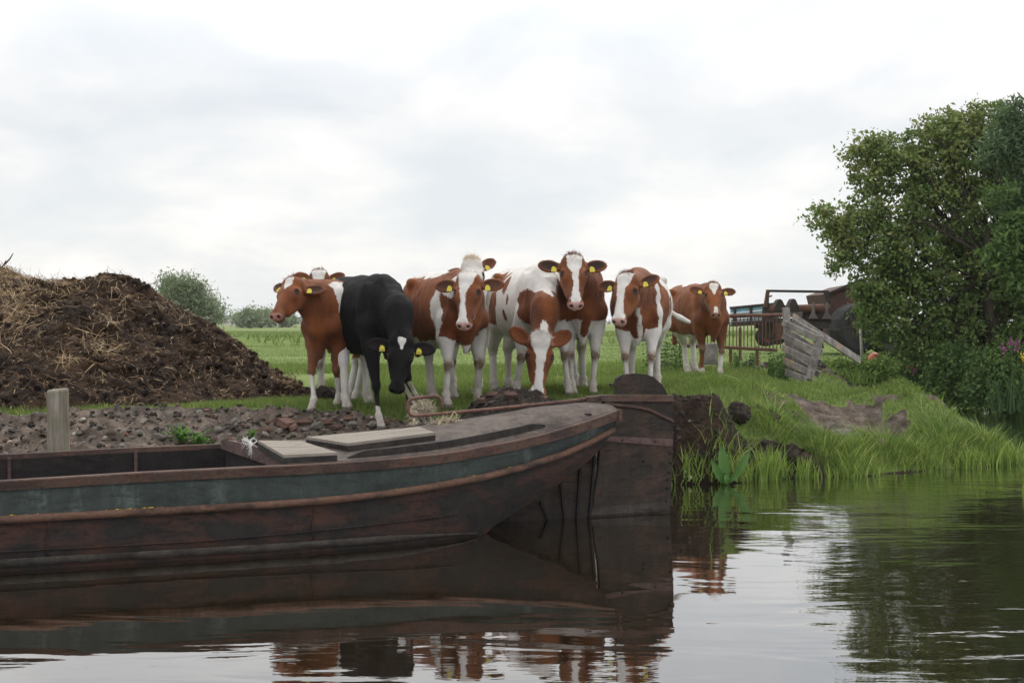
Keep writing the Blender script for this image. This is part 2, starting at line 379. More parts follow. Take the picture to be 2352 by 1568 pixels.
# ------------------------------------------------------------------ boat
BA = R(19.5); BO = Vector((0.80, 9.83, 0))
def boat_materials():
    M = {}
    def paint(name, base, alt, rust, wear=.5, rough=.6, streak=(1.5, 1.5, 14), wearscale=2.2, light=None):
        t = NT(name, rough, .35); c = t.coord()
        n = t.noise(t.map(c, (1, 1, 2.5)), wearscale, 8, .68); n2 = t.noise(t.map(c, (6, 6, 1.2)), 2.5, 6, .6)
        col = t.mix(t.ramp(n2, [(.35, 0), (.7, 1)]), base, alt)
        col = t.mix(t.ramp(n, [(wear-.05, 0), (wear+.06, 1)]), col, rust)
        if light:
            s = t.noise(t.map(c, (2.2, 2.2, .55)), 2.0, 7, .7, .4)
            col = t.mix(t.ramp(s, [(.52, 0), (.70, .6)]), col, light)
        stk = t.noise(t.map(c, (1.6, 1.6, 6), (0, R(12), 0)), 3.5, 9, .78, .6); col = t.mix(t.ramp(stk, [(.50, 0), (.60, .75)]), col, tuple(q*.42 for q in base))
        fine = t.noise(c, 40, 5, .7); col = t.mix(.6, col, t.mix(1.0, col, t.ramp(fine, [(.3, .5), (.7, 1.35)]), 'MULTIPLY'))
        M[name] = t.done(col, t.bump(t.math('ADD', n, t.math('MULTIPLY', fine, .4)), .35, .012), t.ramp(n, [(.3, rough), (.7, min(1, rough+.25))]))
    paint('green_hull_paint', (.015, .023, .020), (.023, .034, .030), (.012, .016, .014), .66, .55, light=(.12, .15, .145))
    paint('worn_red_cap', (.098, .050, .036), (.080, .056, .046), (.05, .034, .03), .55, .7)
    paint('rusty_black_bottom', (.009, .008, .0075), (.018, .014, .012), (.046, .021, .015), .51, .7, wearscale=2.6)
    paint('rusty_strake', (.095, .05, .034), (.12, .062, .040), (.03, .02, .018), .60, .7)
    paint('waterline_slime', (.036, .031, .026), (.062, .054, .046), (.018, .015, .013), .55, .9)
    paint('grey_brown_deck', (.066, .050, .042), (.105, .083, .070), (.045, .035, .031), .60, .75)
    paint('tarred_board', (.018, .015, .014), (.035, .03, .027), (.055, .045, .04), .6, .8)
    paint('brown_panel', (.085, .052, .048), (.11, .072, .066), (.05, .036, .034), .6, .75)
    paint('rusty_rudder_plate', (.018, .0135, .011), (.034, .026, .019), (.060, .036, .026), .54, .72, wearscale=1.9)
    paint('rusty_pipe', (.12, .055, .042), (.16, .08, .06), (.05, .028, .024), .55, .6)
    paint('black_hold', (.010, .008, .008), (.018, .014, .013), (.03, .022, .02), .6, .8)
    t = NT('weathered_planks', .9, .2); c = t.coord(); v = t.map(c, (1.2, 22, 3))
    n = t.noise(v, 3, 6, .65); t2 = t.noise(c, 9, 5, .6)
    col = t.mix(t.ramp(n, [(.3, 0), (.7, 1)]), (.14, .12, .10), (.28, .25, .215)); col = t.mix(t.ramp(t2, [(.58, 0), (.75, .6)]), col, (.13, .10, .085))
    M['weathered_planks'] = t.done(col, t.bump(n, .5, .006))
    t = NT('yellow_lichen', .95, .1); M['yellow_lichen'] = t.done((.50, .36, .04))
    return M
BM = boat_materials()
def camb(x): return float(np.interp(x, [-2.7, -2.2, -1.6, -.7, -.3, -.1], [.045, .06, .12, .135, .09, .03]))
def build_boat():
    M = BM
    root = empty('work_boat', BO, BA)
    tag(root, 'long worn dark green and rusty work boat with tall rudder, moored at the bank', 'boat')
    # stations along x (stern tip 0, bow -9.2), near/far symmetric: half width and height of each line
    xs = np.array([-9.2, -8.9, -8.4, -7.5, -6.2, -5.2, -4.31, -3.5, -3.0, -2.55, -2.24, -1.95, -1.64, -1.46, -1.3, -1.13, -.97, -.78, -.6, -.47, -.35, -.23, -.12])
    rim_b = np.interp(xs, [-9.2, -8.9, -8.4, -7.5, -4.31, -3.5, -2.55, -2.24, -1.95, -1.64, -1.3, -.97, -.6, -.35, -.12], [.1, .35, .6, .8, .826, .823, .816, .79, .757, .711, .643, .56, .433, .34, .248])
    rim_z = np.interp(xs, [-9.2, -8.4, -7.5, -4.31, -3.5, -2.58, -2.24, -1.8, -1.48, -1.22, -.95, -.75, -.47, -.32, -.12], [.75, .66, .56, .524, .544, .554, .558, .568, .590, .619, .650, .678, .73, .76, .805])
    str_b = np.interp(xs, [-9.2, -8.4, -7.5, -4.31, -3.06, -2.38, -1.83, -1.31, -.97, -.58, -.12], [.08, .6, .82, .845, .841, .822, .759, .648, .546, .392, .165])
    str_z = np.interp(xs, [-9.2, -8.4, -7.5, -4.31, -3.06, -2.38, -1.83, -1.31, -.97, -.58, -.35, -.12], [.55, .42, .32, .303, .313, .323, .353, .405, .452, .523, .585, .66])
    bot_b = np.interp(xs, [-9.2, -8.4, -7.5, -4.31, -2.79, -2.38, -1.93, -1.39, -1.12, -.85, -.55, -.27, -.12], [.05, .45, .7, .785, .78, .754, .691, .545, .459, .373, .275, .167, .10])
    bot_z = np.interp(xs, [-9.2, -8.4, -7.5, -1.93, -1.39, -1.12, -.85, -.55, -.27, -.12], [.35, .0, -.25, -.25, -.12, .06, .178, .311, .463, .60])
    wl_z = np.maximum(bot_z+.02, 0.0); n = len(xs)
    def strip(name, lines, mat, parent=root, both=True, thick=None, smooth=True):
        b = MB()
        for sgn in ((-1, 1) if both else (-1,)):
            vs = []; fs = []; k = len(lines)
            for i in range(n):
                for (bb, zz) in lines: vs.append((xs[i], sgn*bb[i], zz[i]))
            for i in range(n-1):
                for j in range(k-1): fs.append((i*k+j, i*k+j+1, (i+1)*k+j+1, (i+1)*k+j))
            b.raw(vs, fs, smooth)
        return b.build(name, mat, parent)
    # side: below rim the cap band, then green band, strake, bottom, waterline slime
    cap_z = rim_z-np.interp(xs, [-9, -4.3, -2.5, -1, -.1], [.055, .055, .060, .065, .07])
    cap_b = rim_b*.985-.004
    mid_b = (cap_b*.5+str_b*.5)-.004; mid_z = (cap_z+str_z)/2
    strip('upper_side', [(cap_b-.006, cap_z+.005), (mid_b, mid_z), (str_b-.01, str_z)], M['green_hull_paint'])
    lo = np.linspace(0, 1, 5); lines = []
    for q in lo:
        bb = str_b*(1-q)+bot_b*q+.028*np.sin(q*math.pi)*np.clip(str_b*3, 0, 1); lines.append((bb-.012*(1-q), str_z*(1-q)+bot_z*q))
    hull_lo = strip('lower_side', lines, M['rusty_black_bottom'])
    # bottom plate
    b = MB(); vs = []; fs = []
    for i in range(n): vs += [(xs[i], -bot_b[i], bot_z[i]), (xs[i], 0, bot_z[i]-.03), (xs[i], bot_b[i], bot_z[i])]
    for i in range(n-1):
        for j in range(2): fs.append((i*3+j, i*3+j+1, i*3+j+4, i*3+j+3))
    b.raw(vs, fs); b.build('bottom', M['rusty_black_bottom'], root)
    # stern end plate under the deck
    b = MB(); i = n-1
    b.raw([(xs[i], -cap_b[i], cap_z[i]), (xs[i], cap_b[i], cap_z[i]), (xs[i], str_b[i], str_z[i]), (xs[i], bot_b[i], bot_z[i]), (xs[i], -bot_b[i], bot_z[i]), (xs[i], -str_b[i], str_z[i])], [(0, 1, 2, 3, 4, 5)])
    b.build('transom', M['green_hull_paint'], root)
    # rub strake: half round tube along the strake line
    for sgn in (-1, 1):
        pts = [(xs[i], sgn*(str_b[i]+.008), str_z[i]) for i in range(n)]
        b = MB().tube(pts, .024, 10, flat=1.0); b.build('rubbing_strake', M['rusty_strake'], root)
        # slime band standing just above the water
        b = MB(); vs = []; fs = []; m = 0
        for i in range(n):
            if xs[i] > -1.25 or xs[i] < -8.2: continue
            zt = .060*max(0, min(1, (-1.15-xs[i])/.75))+.004; 
            def side(z, i=i):
                q = (str_z[i]-z)/(str_z[i]-bot_z[i]); q = min(max(q, 0), 1)
                return str_b[i]*(1-q)+bot_b[i]*q+.028*math.sin(q*math.pi)+.006
            vs += [(xs[i], sgn*side(zt+.010), zt+.010), (xs[i], sgn*(side(zt)+.010), zt), (xs[i], sgn*(side(.0)+.008), min(.030, zt-.002)), (xs[i], sgn*(side(.0)-.004), min(.026, zt-.004))]
            m += 1
        for i in range(m-1):
            for j in range(3): fs.append((i*4+j, i*4+j+1, i*4+j+5, i*4+j+4))
        b.raw(vs, fs, True); b.build('waterline_band', M['waterline_slime'], root)
    def side_b(x, z):
        sb, sz_, bb, bz = (float(np.interp(x, xs, a_)) for a_ in (str_b, str_z, bot_b, bot_z)); q = min(max((sz_-z)/(sz_-bz), 0), 1); return sb*(1-q)+bb*q+.028*math.sin(q*math.pi)
    for x in (-2.47, -4.05, -6.2): MB().tube([(x+.01*math.sin(z*30), -side_b(x, z)+.002, z) for z in np.linspace(float(np.interp(x, xs, str_z))-.02, .07, 7)], .004, 5).build('weld_seam', M['rusty_black_bottom'], root)
    MB().tube([(x, -side_b(x, .115+.03*max(0, x+3.2)**1.2)+.001, .115+.03*max(0, x+3.2)**1.2) for x in np.linspace(-7.5, -1.5, 40)], .006, 6).build('chine_line', M['rusty_black_bottom'], root)
    # rim cap: outer band + narrow top
    for sgn in (-1, 1):
        b = MB(); vs = []; fs = []
        for i in range(n):
            w = .045
            vs += [(xs[i], sgn*(cap_b[i]+.010), cap_z[i]-.002), (xs[i], sgn*(rim_b[i]+.012), rim_z[i]-.004), (xs[i], sgn*(rim_b[i]+.006), rim_z[i]+.003), (xs[i], sgn*(rim_b[i]-w), rim_z[i]+.003), (xs[i], sgn*(rim_b[i]-w), cap_z[i]-.002)]
        for i in range(n-1):
            for j in range(5): fs.append((i*5+j, i*5+(j+1) % 5, (i+1)*5+(j+1) % 5, (i+1)*5+j))
        fs.append(((n-1)*5, (n-1)*5+1, (n-1)*5+2, (n-1)*5+3, (n-1)*5+4))
        b.raw(vs, fs); b.build('gunwale', M['worn_red_cap'], root)
    # hold: inner walls, floor, frames on the far wall
    XB = -2.72           # bulkhead position
    b = MB()
    for sgn in (-1, 1):
        vs = []; fs = []; k = [i for i in range(n) if xs[i] <= XB+.3]
        for i in k: vs += [(xs[i], sgn*(rim_b[i]-.043), rim_z[i]-.002), (xs[i], sgn*(bot_b[i]-.05), -.12)]
        for j in range(len(k)-1): fs.append((j*2, j*2+1, j*2+3, j*2+2))
        b.raw(vs, fs)
    b.build('hold_wall', M['black_hold'], root)
    b = MB(); b.raw([(-8.3, -.55, -.12), (XB+.25, -.72, -.12), (XB+.25, .72, -.12), (-8.3, .55, -.12)], [(0, 1, 2, 3)]); b.build('hold_floor', M['black_hold'], root)
    for x in (-7.6, -6.7, -5.85, -4.98, -4.30, -3.45, ):
        for sgn in (1,):
            rb = np.interp(x, xs, rim_b)-.06; rz = np.interp(x, xs, rim_z)-.02
            MB().box((x, sgn*rb, (rz-.12)/2), (.022, .03, rz+.12)).build('frame', M['brown_panel'], root)
    # bulkhead: plate across the hull, rising above the rim, cut lower at the near end
    def rim_at(x): return float(np.interp(x, xs, rim_b)), float(np.interp(x, xs, rim_z))
    rb, rz = rim_at(XB)
    poly = [(-rb+.045, rz-.05), (-rb+.045, rz+.004), (-rb+.10, rz+.035), (-rb+.22, rz+.050), (.1, rz+.055), (rb-.2, rz+.045), (rb-.06, rz+.03), (rb-.05, rz-.03)]
    ang = R(9)
    ex = Vector((-math.sin(ang), math.cos(ang), 0)); b = MB().prism(poly, (XB+.0, 0, 0), ex, (0, 0, 1), ex.cross(Vector((0, 0, 1))), .022)
    b.build('bulkhead', M['brown_panel'], root)
    MB().prism([(-rb+.05, -.1), (rb-.06, -.1), (rb-.06, rz-.03), (-rb+.05, rz-.03)], (XB+.03, 0, 0), ex, (0, 0, 1), ex.cross(Vector((0, 0, 1))), .02).build('lower_bulkhead', M['black_hold'], root)
    # deck, cambered, from bulkhead to stern
    b = MB(); dx = np.linspace(XB+.10, -.10, 30); cols = 13; vs = []; fs = []
    for x in dx:
        w, z = rim_at(x); w -= .04
        for j in range(cols):
            t = -1+2*j/(cols-1); vs.append((x, t*w, z+.006+camb(x)*(1-t*t)))
    for i in range(len(dx)-1):
        for j in range(cols-1): fs.append((i*cols+j, i*cols+j+1, (i+1)*cols+j+1, (i+1)*cols+j))
    b.raw(vs, fs, True); b.build('deck', M['grey_brown_deck'], root)
    def dz(x, y):
        w, z = rim_at(x); w -= .04; t = min(1, abs(y)/w); return z+.006+camb(x)*(1-t*t)
    # deck seam: raised dark batten running to the stern
    pts = [(x, .10*min(1, -x/1.2)-.06, 0) for x in np.linspace(-2.0, -.2, 16)]
    MB().tube([(p[0], p[1], dz(p[0], p[1])+.002) for p in pts], .006, 6).build('deck_seam', M['tarred_board'], root)
    # end trim across the stern deck
    w, z = rim_at(-.12)
    MB().beam((-.10, -w-.012, z-.032), (-.10, w+.012, z-.032), .03, .078).build('stern_cap', M['worn_red_cap'], root)
    MB().beam((-.36, -.27, dz(-.36, -.27)+.006), (-.20, .26, dz(-.2, .2)+.012), .05, .012).build('deck_strap', M['tarred_board'], root)
    # toe rail: curved tarred board standing on the near side of the deck
    b = MB(); vs = []; fs = []; tx = np.linspace(-2.22, -.74, 26); m = len(tx)
    for i, x in enumerate(tx):
        w, z = rim_at(x); y = -(w-.10); h = .042*min(1, (i+.3)/2.0, (m-.7-i)/2.0); zb = dz(x, y)-.01
        vs += [(x, y-.016, zb), (x, y-.016, zb+h+.01), (x, y+.016, zb+h+.01), (x, y+.016, zb)]
    for i in range(m-1):
        for j in range(4): fs.append((i*4+j, i*4+(j+1) % 4, (i+1)*4+(j+1) % 4, (i+1)*4+j))
    fs += [(0, 1, 2, 3), ((m-1)*4+3, (m-1)*4+2, (m-1)*4+1, (m-1)*4)]
    b.raw(vs, fs); b.build('toe_rail', M['tarred_board'], root)
    # two hatches of weathered boards on black coamings
    def hatch(corners, lab, seams, top=.055):
        # corners A near-left, B near-right, C far-right, D far-left in boat xy
        c = [Vector((x, y, dz(x, y)+top)) for x, y in corners]
        hb = MB()
        lowc = [Vector((q.x, q.y, dz(q.x, q.y)-.01)) for q in c]
        hb.raw([*lowc, *[q-Vector((0, 0, .014)) for q in c]], [(0, 1, 5, 4), (1, 2, 6, 5), (2, 3, 7, 6), (3, 0, 4, 7), (4, 5, 6, 7)])
        h = hb.build('hatch_coaming', M['tarred_board'], root); tag(h, lab)
        ts = [0]+seams+[1]
        for k in range(len(ts)-1):
            a, d = ts[k]+.008, ts[k+1]-.008
            q = [c[0].lerp(c[3], a), c[1].lerp(c[2], a), c[1].lerp(c[2], d), c[0].lerp(c[3], d)]
            g = Vector((0, 0, .014)); MB().raw([*(p-g for p in q), *(p+g*.3 for p in q)], [(0, 1, 2, 3), (4, 5, 6, 7), (0, 1, 5, 4), (1, 2, 6, 5), (2, 3, 7, 6), (3, 0, 4, 7)]).build('hatch_board', M['weathered_planks'], h)
    return root, dz, hatch, rim_at
boat, dz, hatch, rim_at = build_boat()
def to_boat(px, py, z):
    """boat-local xy of the photo point on the plane at height z"""
    Y = (CAMH-z)*3000.0/(py-740.0); X = XY(px, Y); d = Vector((X-BO.x, Y-BO.y, 0)); c, s = math.cos(BA), math.sin(BA)
    return (d.x*c+d.y*s, -d.x*s+d.y*c)
def on_deck(px, py, top):
    z = .64
    for i in range(40):
        x, y = to_boat(px, py, z); w = rim_at(x)[0]-.05; y = max(-w, min(w, y)); z = z*.6+.4*(dz(x, y)+top)
    return x, y
def finish_boat():
    M = BM
    hatch([on_deck(662, 1052, .05), on_deck(782, 1043, .05), on_deck(690, 1013, .05), on_deck(592, 1012, .05)], 'square hatch of grey planks beside the bulkhead', [.5], .05)
    hatch([on_deck(800, 1019, .05), on_deck(1000, 994, .05), on_deck(962, 981, .05), on_deck(703, 1004, .05)], 'long hatch of grey planks along the far side', [.52], .05)
    # rudder in the centre plane
    def rx(px):       # local x where the ray through px meets the centre plane
        u = (px-1176)/3000.0; c, s = math.cos(BA), math.sin(BA)
        # point = BO + x*(c,s); X = u*Y
        x = (u*BO.y-BO.x)/(c-u*s); return x
    def rz(px, py):
        x = rx(px); Y = BO.y+x*math.sin(BA); return (x, CAMH-(py-740)/3000.0*Y)
    c, s = math.cos(BA), math.sin(BA)
    out = [(1412, 905), (1415, 890), (1403, 887), (1400, 881), (1411, 880), (1415, 868), (1428, 860), (1455, 857), (1482, 859), (1500, 866), (1520, 884), (1532, 906)]
    top = [rz(*q) for q in out]
    MB().prism(top, (0, 0, 0), (1, 0, 0), (0, 0, 1), (0, 1, 0), .035).build('rudder_head', M['rusty_rudder_plate'], boat)
    blade = [rz(*q) for q in [(1385, 921), (1542, 921), (1543, 1000), (1540, 1100), (1533, 1210), (1352, 1210), (1372, 1080), (1378, 1000)]]
    rud = MB().prism(blade, (0, 0, 0), (1, 0, 0), (0, 0, 1), (0, 1, 0), .045).build('rudder', M['rusty_rudder_plate'], boat)
    bandp = [rz(*q) for q in [(1375, 907), (1543, 907), (1543, 921), (1375, 921)]]
    MB().prism(bandp, (0, 0, 0), (1, 0, 0), (0, 0, 1), (0, 1, 0), .085).build('rudder_band', M['worn_red_cap'], rud)
    bp = [rz(*q) for q in [(1368, 999), (1542, 1007), (1541, 1024), (1366, 1010)]]
    MB().prism(bp, (0, 0, 0), (1, 0, 0), (0, 0, 1), (0, 1, 0), .062).build('rudder_band', M['brown_panel'], rud)
    bp = [rz(*q) for q in [(1385, 922), (1455, 930), (1490, 937), (1543, 963), (1543, 969), (1488, 943), (1452, 935), (1385, 929)]]
    MB().prism(bp, (0, 0, 0), (1, 0, 0), (0, 0, 1), (0, 1, 0), .075).build('bent_strip', M['worn_red_cap'], rud)
    # cross plates of the lower blade joint and slime at the water
    bp = [rz(*q) for q in [(1348, 1165), (1535, 1150), (1535, 1172), (1346, 1182)]]
    MB().prism(bp, (0, 0, 0), (1, 0, 0), (0, 0, 1), (0, 1, 0), .058).build('waterline_band', M['waterline_slime'], rud)
    for px, py in [(1537, 1062), (1534, 1083), (1531, 1100), (1530, 1120), (1528, 1150), (1536, 1040), (1475, 1058), (1425, 1010), (1500, 1013)]:
        x, z = rz(px, py); MB().tube([(x, -.022, z), (x, -.040, z)], [.012, .008], 8).build('rivet', M['tarred_board'], rud)
    # skeg between hull and rudder
    sk = [rz(*q) for q in [(1368, 1025), (1345, 1218), (1000, 1245), (1000, 1195), (1225, 1125)]]
    MB().prism(sk, (0, 0, 0), (1, 0, 0), (0, 0, 1), (0, 1, 0), .05).build('skeg', M['rusty_rudder_plate'], boat)
    for a, b_ in (((1283, 1100), (1295, 1205)), ((1330, 1060), (1320, 1205)), ((1362, 1045), (1348, 1205)), ((1238, 1150), (1262, 1205))):
        x0, z0 = rz(*a); x1, z1 = rz(*b_); MB().beam((x0, -.032, z0), (x1, -.032, z1), .03, .02).build('skeg_strap', M['black_hold'], boat)
    # tiller: pipe with a squared loop at its end, clamped to the rudder band
    def tp(px, py, x, y):   # world height from a px row at local (x, y)
        Y = BO.y+x*s+y*c; return CAMH-(py-740)/3000.0*Y
    def along(px, y):       # local x where ray px meets local plane y
        u = (px-1176)/3000.0; return (u*(BO.y+y*c)-(BO.x-y*s))/(c-u*s)
    def tpt(px, py, y):
        x = along(px, y); return (x, y, tp(px, py, x, y))
    loop = [tpt(1388, 914, 0), tpt(1340, 917, 0.0), tpt(1240, 928, .0), tpt(1120, 940, .01), tpt(1000, 951, .02), tpt(952, 955, .02), tpt(943, 953, .02), tpt(939, 947, .02), tpt(937, 925, .02), tpt(941, 918, .02), tpt(948, 915, .02), tpt(998, 909, .02), tpt(1006, 910, .02), tpt(1011, 914, .02), tpt(1015, 925, .02), tpt(1016, 941, .02)]
    MB().tube(loop, .0125, 10).build('tiller', M['rusty_pipe'], boat)
    MB().beam(tpt(1345, 917, 0), tpt(1400, 913, 0), .06, .045, bevel=.005).build('tiller_clamp', M['worn_red_cap'], boat)
    # lichen crusts on the strake and small debris lying on the deck
    lb = MB(); rr = random.Random(3)
    for i in range(46):
        x = rr.choice([rr.uniform(-4.3, -3.3), rr.uniform(-2.3, -.6), rr.uniform(-3.75, -3.45)]); 
        yb = np.interp(x, [-4.31, -3.06, -2.38, -1.83, -1.31, -.97, -.58], [.845, .841, .822, .759, .648, .546, .392]); z = np.interp(x, [-4.31, -3.06, -2.38, -1.83, -1.31, -.97, -.58], [.303, .313, .323, .353, .405, .452, .523])
        sz = rr.uniform(.003, .010); lb.tube([(x, -yb+.004, z+.016), (x+sz*2.2, -yb-.002, z+.021+sz*.3)], [sz*.8, sz*.5], 5)
    tag(lb.build('lichen', M['yellow_lichen'], boat), kind='stuff')
finish_boat()
# ------------------------------------------------------------------ cattle: one continuous skin from a blended distance field
def sd_cone(p, a, b, ra, rb, sy=1.0):
    a = np.array(a, float); b = np.array(b, float); q = p.copy(); 
    if sy != 1.0:
        q[..., 1] = a[1]+(q[..., 1]-a[1])/sy; b = b.copy(); b[1] = a[1]+(b[1]-a[1])/sy
    ab = b-a; L = max(float(ab@ab), 1e-9); t = np.clip(((q-a)@ab)/L, 0, 1)
    d = np.sqrt(((q-a-t[..., None]*ab)**2).sum(-1))-(ra+(rb-ra)*t)
    return d*min(1, sy)
def sd_ell(p, c, M, r):
    q = (p-np.array(c, float))@M; r = np.array(r, float)
    k0 = np.sqrt(((q/r)**2).sum(-1)); k1 = np.sqrt(((q/(r*r))**2).sum(-1))+1e-9
    return k0*(k0-1)/k1
def smin(a, b, k):
    h = np.clip(.5+.5*(b-a)/k, 0, 1); return b*(1-h)+a*h-k*h*(1-h)
def smax(a, b, k): return -smin(-a, -b, k)
class Field:
    def __init__(self): self.pr = []
    def cone(self, g, a, b, ra, rb, k=.04, sy=1.0): self.pr.append((g, 'c', (a, b, ra, rb, sy), k, 1)); return self
    def ell(self, g, c, r, M=None, k=.04, sign=1): self.pr.append((g, 'e', (c, np.eye(3) if M is None else M, r), k, sign)); return self
    def bounds(self, pr):
        g, t, a, k, s = pr
        if t == 'c':
            A = np.array(a[0], float); B = np.array(a[1], float); r = max(a[2], a[3])*max(1, a[4]); return np.minimum(A, B)-r, np.maximum(A, B)+r
        ext = np.abs(a[1]) @ np.array(a[2], float); c = np.array(a[0], float); return c-ext, c+ext
    def ev(self, pr, p):
        return sd_cone(p, *pr[2]) if pr[1] == 'c' else sd_ell(p, *pr[2])
    def surface(self, h=.0115):
        bs = [self.bounds(p) for p in self.pr if p[4] > 0]
        lo = np.min([b[0] for b in bs], 0)-3*h; hi = np.max([b[1] for b in bs], 0)+3*h
        n = np.ceil((hi-lo)/h).astype(int)+1; D = np.full(n, 1.0, np.float32)
        ax = [lo[i]+h*np.arange(n[i]) for i in range(3)]
        for pr in self.pr:
            a, b = self.bounds(pr); m = pr[3]+2.5*h if pr[4] > 0 else pr[3]+2*h
            i0 = np.clip(np.floor((a-m-lo)/h).astype(int), 0, n-1); i1 = np.clip(np.ceil((b+m-lo)/h).astype(int)+1, 1, n)
            sl = tuple(slice(i0[j], i1[j]) for j in range(3))
            X = np.stack(np.meshgrid(*[ax[j][sl[j]] for j in range(3)], indexing='ij'), -1)
            d = self.ev(pr, X)
            D[sl] = smin(D[sl], d, pr[3]) if pr[4] > 0 else smax(D[sl], -d, pr[3])
        return surface_nets(D, lo, h)
    def groups(self, P_):
        gs = []; out = {}
        for pr in self.pr:
            if pr[4] < 0: continue
            d = self.ev(pr, P_); out[pr[0]] = np.minimum(out[pr[0]], d) if pr[0] in out else d
        return out
def surface_nets(D, lo, h):
    n = np.array(D.shape); ins = D < 0
    c = [ins[i:n[0]-1+i, j:n[1]-1+j, k:n[2]-1+k] for i in (0, 1) for j in (0, 1) for k in (0, 1)]
    s = sum(q.astype(np.int8) for q in c); act = (s > 0) & (s < 8)
    cells = np.argwhere(act); vid = np.full(act.shape, -1, np.int64); vid[act] = np.arange(len(cells))
    vals = np.stack([D[cells[:, 0]+i, cells[:, 1]+j, cells[:, 2]+k] for i in (0, 1) for j in (0, 1) for k in (0, 1)], -1).astype(float)
    off = np.array([(i, j, k) for i in (0, 1) for j in (0, 1) for k in (0, 1)], float)
    acc = np.zeros((len(cells), 3)); cnt = np.zeros(len(cells))
    for a in range(8):
        for b in range(a+1, 8):
            if np.abs(off[a]-off[b]).sum() != 1: continue
            va, vb = vals[:, a], vals[:, b]; m = (va < 0) != (vb < 0)
            t = np.where(m, va/np.where(m, va-vb, 1), 0)
            acc += np.where(m[:, None], off[a]+t[:, None]*(off[b]-off[a]), 0); cnt += m
    V = lo+h*(cells+acc/cnt[:, None])
    F = []
    for ax in range(3):
        o = [np.array([0, 0, 0]), np.array([0, 0, 0])]; u, v = [(1, 2), (2, 0), (0, 1)][ax]
        sh = [slice(0, None)]*3
        A = ins; sl0 = [slice(None)]*3; sl1 = [slice(None)]*3; sl0[ax] = slice(0, -1); sl1[ax] = slice(1, None)
        e = np.argwhere(A[tuple(sl0)] != A[tuple(sl1)])
        e = e[(e[:, u] > 0) & (e[:, v] > 0) & (e[:, u] < n[u]-1) & (e[:, v] < n[v]-1)]
        du = np.zeros(3, int); du[u] = 1; dv = np.zeros(3, int); dv[v] = 1
        q = [vid[tuple((e-w).T)] for w in (du*0, du, du+dv, dv)]
        f = np.stack(q, -1); flip = A[tuple(e.T)]
        f[flip] = f[flip][:, ::-1]; f = f[:, ::-1]; F.append(f)
    return V, np.concatenate(F)

def head_frame(yaw, pitch, roll, heading):
    """yaw/pitch in the world seen from the camera side; returned in cow-local axes (f, r, u)"""
    d = R(-90+yaw); f = np.array([math.cos(d)*math.cos(R(pitch)), math.sin(d)*math.cos(R(pitch)), -math.sin(R(pitch))])
    r = np.array([math.cos(d+math.pi/2), math.sin(d+math.pi/2), 0.0])     # toward image right = the cow's left
    u = np.cross(f, r)*1.0; u = u if u[2] > 0 or abs(pitch) > 89 else -u
    cr, sr = math.cos(R(roll)), math.sin(R(roll)); r2 = r*cr+f*0+np.cross(u, r)*0
    # roll in the face plane: rotate f and r about u
    f2 = f*cr+r*sr; r2 = r*cr-f*sr
    a = -R(-90+heading); m = np.array([[math.cos(a), -math.sin(a), 0], [math.sin(a), math.cos(a), 0], [0, 0, 1]])
    return m@f2, m@r2, m@u

